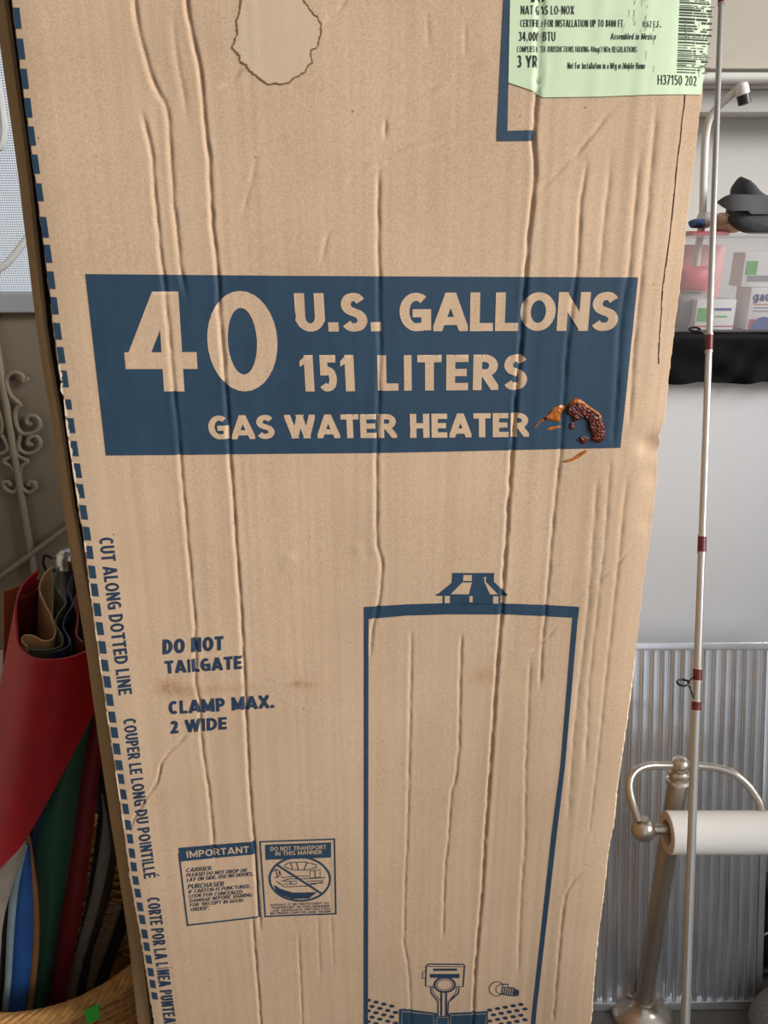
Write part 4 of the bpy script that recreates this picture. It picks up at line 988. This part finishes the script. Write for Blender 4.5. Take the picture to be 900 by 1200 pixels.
def bag(pts, w, Y):                                           # a padded outline: rounded slab from a traced silhouette
    P = smooth_pts([at(x, y, Y) for x, y in pts], 5, True); c = sum(P, Vector()) / len(P); rows = []
    for k, (s, d) in enumerate(((.02, -1), (.6, -.95), (.85, -.7), (1, 0), (.85, .7), (.6, .95), (.02, 1))):
        rows.append([c + (p - c) * s + Vector((0, d * w, 0)) for p in P] + [c + (P[0] - c) * s + Vector((0, d * w, 0))])
    return MB().grid(rows)
bag([(858, 232), (860, 216), (868, 207), (876, 212), (890, 226), (920, 238), (935, 262), (905, 272), (870, 271), (855, 262), (853, 248)], .035, 1.47).build('pad', M['neoprene'], br)
bag([(856, 251), (866, 249), (885, 252), (910, 254), (912, 272), (878, 274), (862, 268), (853, 258)], .018, 1.428).build('cuff', M['neoprene'], br)
rows = []
for k in range(24):
    t = k / 23; x = 841 + 88 * t; wv = math.sin(min(1, t * 5) * math.pi / 2); tp_ = at(x, 236 - 9 * wv + 3 * t, 1.412 - .012 * math.sin(t * 6)); bt = at(x, 238 + 9 * wv + (4 if t > .4 else 0), 1.412 - .012 * math.sin(t * 6))
    rows.append([bt.lerp(tp_, j / 5) for j in range(6)])
MB().sheet(rows, .003).build('strap', M['neoprene_strap'], br)
# wall cabinet above
CY = 1.79
wc = thing('wall_cabinet', (1.2, CY + .15, at(850, 126, CY).z), 'white wall cupboard with a projecting bottom rail, high on the right', 'cabinet')
z126, z96, z84 = at(850, 126, CY).z, at(850, 97, CY).z, at(850, 83, CY).z
MB().box((.35, CY + .03, z96 - .004), (2.2, BY, 2.4)).build('carcass', M['wall'], wc, bevel=.003)
MB().box((.35, CY + .012, z84 + .006), (2.2, CY + .0295, 2.38)).build('door', mat('cream_cabinet_door', srgb(222, 214, 200), .6, var=.03), wc, bevel=.004)
MB().tube([(.35, CY + .012, (z96 + z84) / 2), (2.2, CY + .012, (z96 + z84) / 2)], (z84 - z96) / 2 * .95, 16).build('bottom_rail', M['white_plastic'], wc)
MB().box((.35, CY + .05, z126 - .002), (2.2, BY, z96 - .0045)).build('valance', M['wall'], wc, bevel=.003)
# bent white tube with black tip
tb = thing('bent_tube', at(826, 270, 1.5), 'white bent metal tube with a black rubber tip behind the fishing rod', 'tube')
tl_ = at(823, 255, 1.50)
pts = [(tl_.x, 1.50, iz + .004), (tl_.x, 1.50, tl_.z - .06), tl_, at(825, 200, 1.50), at(827, 160, 1.50), at(832, 138, 1.495), at(843, 124, 1.49), at(856, 112, 1.485), at(864, 105, 1.48), at(869, 101.5, 1.475)]
MB().tube(smooth_pts(pts, 6), .0065, 14).build('shaft', M['white_plastic'], tb)
a, b_ = at(868, 96, 1.47), at(873, 123, 1.47); ax = (b_ - a)
MB().lathe(a, ax, [(.002, 0), (.0095, .003), (.011, .008), (.011, ax.length * .55)], 16).build('end_cap', M['white_plastic'], tb)
MB().lathe(a, ax, [(.0105, ax.length * .5), (.0105, ax.length * .95), (.004, ax.length)], 16).build('rubber_tip', M['black_plastic'], tb)

# ribbed aluminium panel leaning on the freezer
p_bl = Vector((.36, 1.075, .0)); up = Vector((0, math.sin(math.radians(16.0)), math.cos(math.radians(16.0))))
H = .715; rightv = Vector((1, .012, 0)).normalized(); nrm = rightv.cross(up).normalized(); nrm = nrm if nrm.y < 0 else -nrm
tr_px = at(899, 752, 1.27); PW = (tr_px.x - .36) + .012
pan = thing('ribbed_panel', p_bl + rightv * PW / 2, 'ribbed aluminium panel in a thin frame leaning behind the paper holder', 'panel')
def pl(u, v, w=0): return p_bl + rightv * u + up * v + nrm * w
pitch = .01935; rows = []; us = []
u = .012
while u < PW - .012:
    for f_, w in ((0, 0), (.36, 0), (.42, .0016), (.52, .0016), (.56, .0058), (.62, .0066), (.68, .0058), (.72, .0024), (.76, .0024), (.80, .0058), (.86, .0066), (.92, .0058), (.97, .0012)):
        if u + f_ * pitch < PW - .012: us.append((u + f_ * pitch, w))
    u += pitch
for v in np.linspace(.014, H - .012, 24): rows.append([pl(a, v, w + .0006 * math.sin(a * 25 + v * 9)) for a, w in us])
MB().sheet(rows, .0012).build('ribbed_sheet', M['aluminium'], pan)
def bar3(name, u0, u1, v0, v1, w0, w1, m, par):
    vs = [pl(a, b, c) for c in (w0, w1) for b in (v0, v1) for a in (u0, u1)]
    MB().add(vs, [(0, 1, 3, 2), (4, 6, 7, 5), (0, 4, 5, 1), (2, 3, 7, 6), (0, 2, 6, 4), (1, 5, 7, 3)]).build(name, m, par, bevel=.0012)
bar3('frame_rail', 0, PW, H - .014, H, -.006, .007, M['aluminium'], pan); bar3('frame_rail', 0, PW, 0, .016, -.006, .008, M['aluminium'], pan)
bar3('frame_rail', 0, .012, .0165, H - .0145, -.006, .007, M['aluminium'], pan); bar3('frame_rail', PW - .012, PW, .0165, H - .0145, -.006, .007, M['aluminium'], pan)

# paper holder stand
SYp = 1.062
pb = atz(752, 1192, 0.0); sx = at(775, 1040, SYp).x
zt_ = at(799, 897, SYp).z
ps = thing('paper_holder', (sx, SYp, 0), 'brushed nickel paper holder stand with curved arms, beside the carton', 'holder')
MB().lathe((sx, SYp, 0), (0, 0, 1), [(.058, 0), (.059, .006), (.056, .012), (.046, .019), (.032, .026), (.022, .032), (.019, .042)], 40).build('base', M['nickel'], ps)
zc = zt_ - .065
MB().lathe((sx, SYp, 0), (0, 0, 1), [(.0165, .04), (.0165, zc + .03)], 28).build('post', M['nickel'], ps)
MB().lathe((sx, SYp, 0), (0, 0, 1), [(.0165, zc + .028), (.0195, zc + .031), (.0195, zc + .036), (.0155, zc + .039), (.0155, zc + .044), (.0185, zc + .047), (.018, zc + .052), (.011, zc + .056), (.0095, zc + .06)], 28).build('collar', M['nickel'], ps)
top = Vector((sx, SYp, zt_))
MB().lathe(top + Vector((0, 0, -.016)), (0, 0, 1), [(.016 * math.sin(a), .016 - .016 * math.cos(a)) for a in np.linspace(.05, math.pi - .02, 14)], 24).build('finial', M['nickel'], ps)
RY = SYp - .06
bl = at(754, 972, RY)
armL = [top, at(775, 897, SYp - .002), at(760, 897.5, SYp - .006), at(747, 902, SYp - .014), at(739, 912, SYp - .026), at(738, 926, SYp - .038), at(742, 943, SYp - .050), at(748, 961, RY)]
MB().tube(smooth_pts(armL, 7), .0066, 16).build('arm', M['nickel'], ps)
dx = sx - bl.x; R_end = Vector((at(945, 972, RY).x, RY, bl.z))
armR = [top, at(825, 898, SYp), at(845, 901, SYp - .004), at(862, 908, SYp - .012), at(878, 922, SYp - .022), at(890, 940, SYp - .034), at(900, 960, SYp - .048), Vector((R_end.x - .004, RY, R_end.z + .012))]
MB().tube(smooth_pts(armR, 7), .0066, 16).build('arm', M['nickel'], ps)
def ballm(c, r, n=14): return MB().lathe(Vector(c) - Vector((r, 0, 0)), (1, 0, 0), [(r * math.sin(a), r - r * math.cos(a)) for a in np.linspace(.03, math.pi - .03, n)], 24)
for cpos, s in ((bl, 1), (R_end, -1)):
    ballm(cpos, .0195).build('ball_joint', M['nickel'], ps)
    MB().lathe(cpos, (s, 0, 0), [(.010, .012), (.010, .017), (.0085, .018), (.0085, .05), (.006, .052)], 20).build('spindle_cup', M['nickel'], ps)
    MB().lathe(cpos + Vector((0, 0, .011)), (-.12 * s, .05, 1), [(.009, 0), (.009, .004), (.0078, .005), (.0078, .010)], 18).build('joint_ring', M['nickel'], ps)
MB().tube([bl + Vector((.04, 0, 0)), R_end - Vector((.04, 0, 0))], .006, 12).build('spindle', M['nickel'], ps)
xr0 = at(782, 975, RY).x; xr1 = R_end.x - .035
rl = thing('paper_roll', ((xr0 + xr1) / 2, RY, bl.z - .034), 'nearly used white paper roll on the nickel holder', 'paper roll')
def annulus(x0, x1, ro, ri, n=36):
    mb = MB(); c = Vector((0, RY, bl.z)); prof = [(x0, ro), (x1, ro), (x1, ri), (x0, ri)]
    vs = []; fs = []
    for i, (x, r) in enumerate(prof):
        for k in range(n): vs.append((x, RY + r * math.cos(2 * math.pi * k / n), bl.z - .006 + r * math.sin(2 * math.pi * k / n)))
    for i in range(4):
        j = (i + 1) % 4
        for k in range(n): fs.append((i * n + k, i * n + (k + 1) % n, j * n + (k + 1) % n, j * n + k))
    return mb.add(vs, fs)
annulus(xr0, xr1, .0335, .0215).build('paper', M['paper'], rl); annulus(xr0 - .0008, xr1 + .0008, .0213, .0195).build('core', M['core'], rl)
annulus(xr0 - .0010, xr0 - .0001, .0328, .0214).build('end_face', M['core'], rl)

# fishing rod
ra, rb_ = at(803, 1200, .80), at(845, 0, 1.52); dv = (rb_ - ra)
rp = lambda z: ra + dv * ((z - ra.z) / dv.z)
foot = rp(.004); tipp = rp(1.80)
rod = thing('fishing_rod', foot, 'silver fishing rod with wine-red thread wraps leaning upright right of the carton', 'fishing rod')
def rr(z): return .0072 - .0028 * z / 1.8
MB().tube([rp(z) for z in np.linspace(.03, 1.80, 12)], [rr(z) for z in np.linspace(.03, 1.80, 12)], 18).build('blank', M['rod'], rod)
MB().tube([rp(z) for z in (.004, .008, .028, .034)], [.007, .0095, .0095, .0075], 18).build('butt_cap', M['black_plastic'], rod)
def zpx(y):                                                  # height on the rod seen at photo row y
    lo, hi = 0.0, 1.9
    for _ in range(40):
        m = (lo + hi) / 2; P = np.array(rp(m)) - CAM; yy = 600 - FPX * (P @ _U) / (P @ _F)
        lo, hi = (m, hi) if yy > y else (lo, m)
    return lo
for y0, y1 in ((5, -12), (412, 392), (648, 628), (798, 783), (833, 821)):
    za, zb = zpx(y0), zpx(y1)
    MB().tube([rp(za), rp(zb)], [rr(za) + .0009, rr(zb) + .0009], 18).build('thread_wrap', M['wine'], rod)
    for zz_ in (za, zb):
        MB().tube([rp(zz_ - .0012), rp(zz_ + .0012)], rr(zz_) + .0011, 18).build('silver_trim', M['silver_thread'], rod)
def guide(yc, xc, r, legs):
    zc_ = zpx(yc); pr = rp(zc_); c = at(xc, yc, pr.y - .006)
    ringp_ = [c + Vector((math.cos(t) * r, math.sin(t) * r * .5, math.sin(t) * r * .3)) for t in np.linspace(0, 2 * math.pi, 24, endpoint=False)]
    MB().tube(ringp_, r * .2, 8, closed=True).build('guide_ring', M['black_metal'], rod)
    for yl in legs:
        e = rp(zpx(yl)) + Vector((-rr(1), -.002, 0)); s0 = c + Vector((r * .8, 0, 0))
        MB().tube([s0, s0.lerp(e, .5) + Vector((0, 0, .001)), e], .0012, 8).build('guide_leg', M['black_metal'], rod)
guide(800, 800.5, .0088, (792, 817)); guide(386, 814, .0085, (393,)) 

# grey fleece-covered rounded pad and the black thing behind it
cp = atz(915, 1190, .06)
rows = []
for i in range(25):
    a = math.pi * i / 24; row = []
    for j in range(49):
        b = 2 * math.pi * j / 48; se = lambda v, e: math.copysign(abs(v) ** e, v)
        row.append((cp.x + .050 + .112 * se(math.sin(a), .75) * se(math.cos(b), .9), cp.y - .022 + .075 * se(math.sin(a), .75) * se(math.sin(b), .9), .055 - .055 * se(math.cos(a), .8)))
    rows.append(row)
tag(MB().grid(rows).build('fleece_pad', M['fleece']), 'rounded grey fleece-covered pad on the floor at the right edge', 'pad')
bk = thing('black_case', (at(912, 1090, 1.17).x, 1.17, 0), 'black case with a chrome wire handle behind the fleece pad', 'case')
cx = at(893, 1090, 1.15).x
MB().box((cx, 1.15, 0), (cx + .16, 1.21, at(893, 1048, 1.15).z)).build('body', M['black_plastic'], bk, bevel=.008, seg=3)
hp = [at(889, 1135, 1.135), at(891, 1115, 1.135), at(893, 1100, 1.135), at(898, 1094, 1.135), at(907, 1092, 1.137), at(915, 1100, 1.14), at(917, 1135, 1.145)]
MB().tube(smooth_pts(hp, 6), .0022, 10).build('wire_handle', M['steel'], bk)
MB().tube([hp[0] + Vector((-.006, .002, -.01)), hp[0] + Vector((.05, .002, -.01))], .009, 12).build('hinge', M['black_plastic'], bk)

# ================================================================== left-hand side
BC = Vector((-.57, 1.04, 0)); BR = .212; BZ = .295
bask = thing('wicker_basket', BC, 'round straw wicker basket holding leather sheets, left of the carton', 'basket')
def bring(z): return .150 + (BR - .150) * (z / BZ) ** .8
NS = 44
for k in range(NS):
    a = 2 * math.pi * k / NS
    MB().tube([BC + Vector((math.cos(a) * bring(z), math.sin(a) * bring(z), z)) for z in np.linspace(.004, BZ - .005, 8)], .003, 6).build('stake', M['wicker_dark'], bask)
z = .008; k = 0
while z < BZ - .02:
    pts = []
    for i in range(NS * 3):
        a = 2 * math.pi * i / (NS * 3); w = .0045 * math.cos(a * NS / 2 + math.pi * (k % 2))
        pts.append(BC + Vector((math.cos(a) * (bring(z) + w), math.sin(a) * (bring(z) + w), z + .001 * math.sin(7 * a + k))))
    MB().tube(pts, .0046, 6, closed=True).build('weaver', M['wicker'], bask); z += .0088; k += 1
for s in range(7):
    pts = []; ph = s * 2 * math.pi / 7
    for i in range(200):
        a = 2 * math.pi * i / 200; t = ph + a * 13
        pts.append(BC + Vector((math.cos(a) * (BR + .010 * math.cos(t)), math.sin(a) * (BR + .010 * math.cos(t)), BZ - .005 + .010 * math.sin(t))))
    MB().tube(pts, .0052, 7, closed=True).build('rim_strand', M['wicker'], bask)
rows = [[BC + Vector((math.cos(a) * r, math.sin(a) * r, .006)) for a in np.linspace(0, 2 * math.pi, 40)] for r in (.002, .08, .148)]
MB().sheet(rows, .003).build('bottom', M['wicker_dark'], bask)
stp = [atz(x, y, .28) for x, y in ((103, 1203), (121, 1196), (120, 1184), (104, 1192))]
a0 = math.atan2(stp[0].y - BC.y, stp[0].x - BC.x); a1 = math.atan2(stp[1].y - BC.y, stp[1].x - BC.x)
rows = [[BC + Vector((math.cos(a) * (BR + .0168), math.sin(a) * (BR + .0168), zz)) for a in np.linspace(a0, a1, 8)] for zz in (.268, .282, .297)]
MB().sheet(rows, .0008).build('sticker', M['sticker'], bask)

# leather sheets: each one a bent sheet between a top line and a bottom line
def bent(name, label, m, top, bot, th=.0022, n=10, sag=0.0, mid=None, nv=14):
    T = smooth_pts(top, n); B = smooth_pts(bot, n)
    k = max(len(T), len(B)); rs = lambda L_: [L_[int(round(i * (len(L_) - 1) / (k - 1)))] for i in range(k)]
    T, B = rs(T), rs(B); rows = []
    Mi = rs(smooth_pts(mid, n)) if mid else None
    for v in range(nv + 1):
        t = v / nv
        if Mi: rows.append([a * (1 - t) ** 2 + (c * 2 - (a + b) * .5) * (2 * t * (1 - t)) + b * t * t for a, b, c in zip(T, B, Mi)])
        else: rows.append([a.lerp(b, t) + Vector((0, 0, 0)) for a, b in zip(T, B)])
    return tag(MB().sheet(rows, th).build(name, m), label, 'leather', 'leather sheets in the wicker basket')
def line(pts, Y=None, z=None):
    return [at(p[0], p[1], p[2] if len(p) > 2 else Y) for p in pts]
foot_ = lambda pts, z=.03: [BC + Vector((x, y, z)) for x, y in pts]
# the big red outer roll: a U of leather open at the top
bent('leather_roll', 'bright red leather sheet rolled as the outermost wrap', M['l_red'],
     line([(46, 668, 1.10), (30, 682, 1.07), (21, 702, 1.01), (21, 735, .965), (24, 757, .935), (38, 769, .915), (58, 772, .91), (82, 769, .92), (106, 758, .955), (122, 735, 1.0)]),
     line([(-62, 1150, 1.02), (-60, 1120, .99), (-48, 1088, .955), (-22, 1048, .925), (0, 1018, .91), (15, 1003, .905), (30, 984, .905), (56, 938, .91), (86, 880, .93), (112, 830, .96)]),
     .0028)
bent('leather_roll', 'brown-orange leather sheet standing left behind the red roll', M['l_brown'],
     line([(3, 693, 1.06), (14, 689, 1.075), (28, 684, 1.09), (46, 677, 1.11)]), [BC + Vector((p[0] * .4 - .09, p[1] * .6, p[2])) for p in ((-.16, .05, .05), (-.14, .06, .05), (-.10, .07, .05), (-.06, .08, .05))])
bent('leather_roll', 'dark red leather sheet folded inside the bright red roll', M['l_darkred'],
     line([(22, 700, 1.03), (33, 696, 1.06), (45, 688, 1.09), (52, 674, 1.115)]), [BC + Vector((p[0] * .4 - .09, p[1] * .6, p[2])) for p in ((-.13, .02, .04), (-.11, .04, .04), (-.08, .05, .04), (-.05, .06, .04))])
bent('leather_roll', 'tan suede sheet with a wavy curled edge inside the red roll', M['l_tan'],
     line([(62, 664, 1.13), (52, 674, 1.10), (47, 690, 1.07), (53, 706, 1.035), (61, 722, 1.01), (66, 738, .985), (62, 749, .97), (50, 751, .963), (38, 745, .967), (29, 745, .962), (27, 751, .955), (33, 757, .945)]),
     [BC + Vector((p[0] * .4 - .09, p[1] * .6, p[2])) for p in ((.02, .06, .06), (-.01, .05, .06), (-.03, .03, .06), (-.02, .01, .06), (0, -.01, .06), (.01, -.03, .06), (-.01, -.05, .06), (-.04, -.055, .06), (-.07, -.06, .06), (-.09, -.065, .06), (-.10, -.07, .06), (-.09, -.078, .06))])
bent('leather_roll', 'olive green leather sheet waving beside the tan suede', M['l_olive'],
     line([(70, 664, 1.125), (65, 676, 1.10), (69, 692, 1.075), (78, 706, 1.045), (70, 718, 1.015), (66, 730, .995), (74, 746, .968), (72, 757, .952), (55, 762, .94), (34, 761, .94)]),
     [BC + Vector((p[0] * .4 - .09, p[1] * .6, p[2])) for p in ((.06, .06, .06), (.05, .05, .06), (.05, .04, .06), (.06, .03, .06), (.04, .01, .06), (.03, -.01, .06), (.04, -.03, .06), (.03, -.06, .06), (-.03, -.085, .06), (-.08, -.09, .06))])
bent('leather_roll', 'navy blue leather sheet beside the olive green one', M['l_navy'],
     line([(86, 672, 1.11), (80, 690, 1.08), (86, 706, 1.05), (78, 722, 1.015), (75, 734, .995), (82, 748, .968), (80, 758, .95), (62, 765, .932)]),
     [BC + Vector((p[0] * .4 - .09, p[1] * .6, p[2])) for p in ((.09, .05, .06), (.08, .04, .06), (.09, .03, .06), (.07, .01, .06), (.06, -.01, .06), (.07, -.03, .06), (.05, -.07, .06), (-.02, -.10, .06))])
bent('leather_roll', 'rust red leather sheet tucked against the carton side of the roll', mat('rust_leather', srgb(140, 62, 40), .6),
     line([(94, 690, 1.09), (88, 705, 1.06), (92, 722, 1.03), (90, 742, .99), (98, 752, .965)]),
     [BC + Vector((p[0] * .4 - .09, p[1] * .6, p[2])) for p in ((.12, .04, .06), (.11, .02, .06), (.12, .0, .06), (.10, -.03, .06), (.09, -.06, .06))])
# flat sheets standing below the roll
def leaf(name, label, m, left, right, Yt, Yb, bulge=.012, th=.0025):
    """sheet between two traced borders (top to bottom), bowed towards the viewer"""
    nv = 22; L_ = smooth_pts([(x, y, 0) for x, y in left], 8); R_ = smooth_pts([(x, y, 0) for x, y in right], 8)
    rs = lambda Q: [Q[int(round(i * (len(Q) - 1) / nv))] for i in range(nv + 1)]
    rows = []
    for i, (a, b) in enumerate(zip(rs(L_), rs(R_))):
        Y = Yt + (Yb - Yt) * i / nv; row = []
        for j in range(9):
            s = j / 8; p = a.lerp(b, s); row.append(at(p.x, p.y, Y - bulge * math.sin(math.pi * s)))
        rows.append(row)
    last = rows[-1]
    for t in (.35, .7, 1.0):                                   # down into the basket
        rows.append([Vector((p.x + (BC.x - p.x) * .22 * t, p.y + (BC.y - p.y) * .22 * t, p.z + (.014 - p.z) * t)) for p in last])
    return tag(MB().sheet(rows, th).build(name, m), label, 'leather', 'leather sheets in the wicker basket')
leaf('leather_sheet', 'dark green leather sheet standing below the red roll', M['l_green'], [(92, 800), (55, 905), (32, 975), (44, 1060), (42, 1130), (30, 1215)], [(118, 800), (98, 900), (85, 980), (72, 1060), (62, 1130), (52, 1215)], .99, .95, .02)
leaf('leather_sheet', 'narrow crimson leather sheet between the green sheet and the carton', M['l_darkred'], [(112, 820), (98, 900), (88, 980), (74, 1070), (62, 1140), (52, 1215)], [(128, 820), (116, 900), (107, 980), (94, 1070), (80, 1140), (72, 1215)], .985, .955, .008)
leaf('leather_sheet', 'charcoal leather strip standing nearest the carton in the basket', M['l_black'], [(126, 860), (116, 960), (104, 1050), (88, 1130), (80, 1215)], [(150, 870), (142, 960), (128, 1050), (104, 1130), (96, 1215)], 1.0, .97, .01)
leaf('leather_sheet', 'grey leather strip slanting in front of the charcoal strip', mat('dim_grey_leather', srgb(120, 112, 104), .7), [(118, 930), (122, 960), (110, 1040), (93, 1105), (82, 1160)], [(128, 985), (128, 1000), (117, 1056), (100, 1120), (88, 1170)], .985, .965, .003)
leaf('leather_sheet', 'tan-edged leather sheet standing upright between the blue and green ones', mat('tan_edge_leather', srgb(172, 122, 84), .6), [(30, 975), (34, 1010), (39, 1060), (38, 1120), (28, 1215)], [(34, 980), (40, 1020), (45, 1065), (44, 1125), (33, 1215)], .935, .925, .002)
leaf('leather_sheet', 'bright blue leather sheet standing at the front of the basket', M['l_blue'], [(29, 990), (20, 1040), (16, 1090), (13, 1150), (6, 1215)], [(33, 990), (37, 1040), (38, 1090), (34, 1150), (25, 1215)], .93, .92, .006)
leaf('leather_sheet', 'pale blue-grey leather sheet beside the bright blue one', M['l_paleblue'], [(28, 985), (15, 1035), (10, 1085), (7, 1150), (0, 1215)], [(31, 990), (21, 1040), (16, 1090), (12, 1150), (5, 1215)], .922, .912, .002)
leaf('leather_sheet', 'grey-beige leather sheet at the left end of the basket', M['l_grey'], [(22, 975), (-5, 1030), (-20, 1090), (-24, 1150), (-26, 1215)], [(30, 985), (16, 1030), (4, 1075), (0, 1120), (-4, 1215)], .915, .905, .006)
leaf('leather_sheet', 'black leather sheet between the grey-beige and pale blue ones', M['l_black'], [(24, 1005), (8, 1050), (2, 1110), (-4, 1215)], [(26, 1010), (15, 1060), (11, 1120), (6, 1215)], .93, .925, .003)
# white paper cone at the left
rows = []
for i in range(12):
    t = i / 11; a = Vector((-30 + 0 * t, 768, 0)); row = []
    for j in range(10):
        s = j / 9; x = -30 + (58 - 6 * t) * s; y = 770 - 14 * s + t * (60 - 4 * (1 - s) * 3) * (.35 + .65 * s) if s < .99 else 756 + 56 * t
        row.append(at(x, y, 1.12 - .03 * math.sin(math.pi * s)))
    rows.append(row)
tag(MB().sheet(rows, .0012).build('paper_sheet', M['paper']), 'curved white paper sheet poking out left of the red roll', 'paper')
# silver capped tube behind the rolls
c = at(82, 656, 1.315)
tu = thing('capped_tube', (c.x, c.y, 0), 'silver metal tube with a rounded cap standing behind the leather rolls', 'tube')
MB().lathe((c.x, c.y, 0), (0, 0, 1), [(.024, .0), (.024, c.z - .012)], 24).build('tube_body', M['black_plastic'], tu)
MB().lathe((c.x, c.y, 0), (0, 0, 1), [(.0265, c.z - .0115), (.0265, c.z + .004), (.024, c.z + .012), (.018, c.z + .018), (.016, c.z + .019), (.014, c.z + .022), (.002, c.z + .024)], 28).build('cap', M['steel'], tu)
lp = [c + Vector((-.028, -.008, .006)), c + Vector((-.040, -.012, .014)), c + Vector((-.044, -.014, -.004)), c + Vector((-.037, -.012, -.022)), c + Vector((-.026, -.008, -.016))]
MB().tube(smooth_pts(lp, 6), .0028, 8).build('strap_loop', M['black_plastic'], tu)

# dark bristle brush lying in the basket against the sheets
b0, b1 = at(118, 1150, 1.00), at(150, 1060, 1.03)
bru = thing('bristle_brush', b0 + Vector((0, 0, -.02)), 'black bristle brush standing in the basket beside the carton', 'brush')
MB().tube([b0 + Vector((-.01, .01, -.12)), b0, b1, b1 + (b1 - b0) * .3], [.006, .012, .012, .008], 12).build('handle', M['black_plastic'], bru)
bs = MB()
for k in range(26):
    p = b0.lerp(b1, k / 25)
    for dy, dxx in ((-.012, -.028), (-.004, -.034), (-.02, -.02)):
        bs.tube([p, p + Vector((dxx, dy, .006))], .0011, 5)
tag(bs.build('bristles', mat('bristle_tan', srgb(150, 132, 104), .7), bru), kind='stuff')
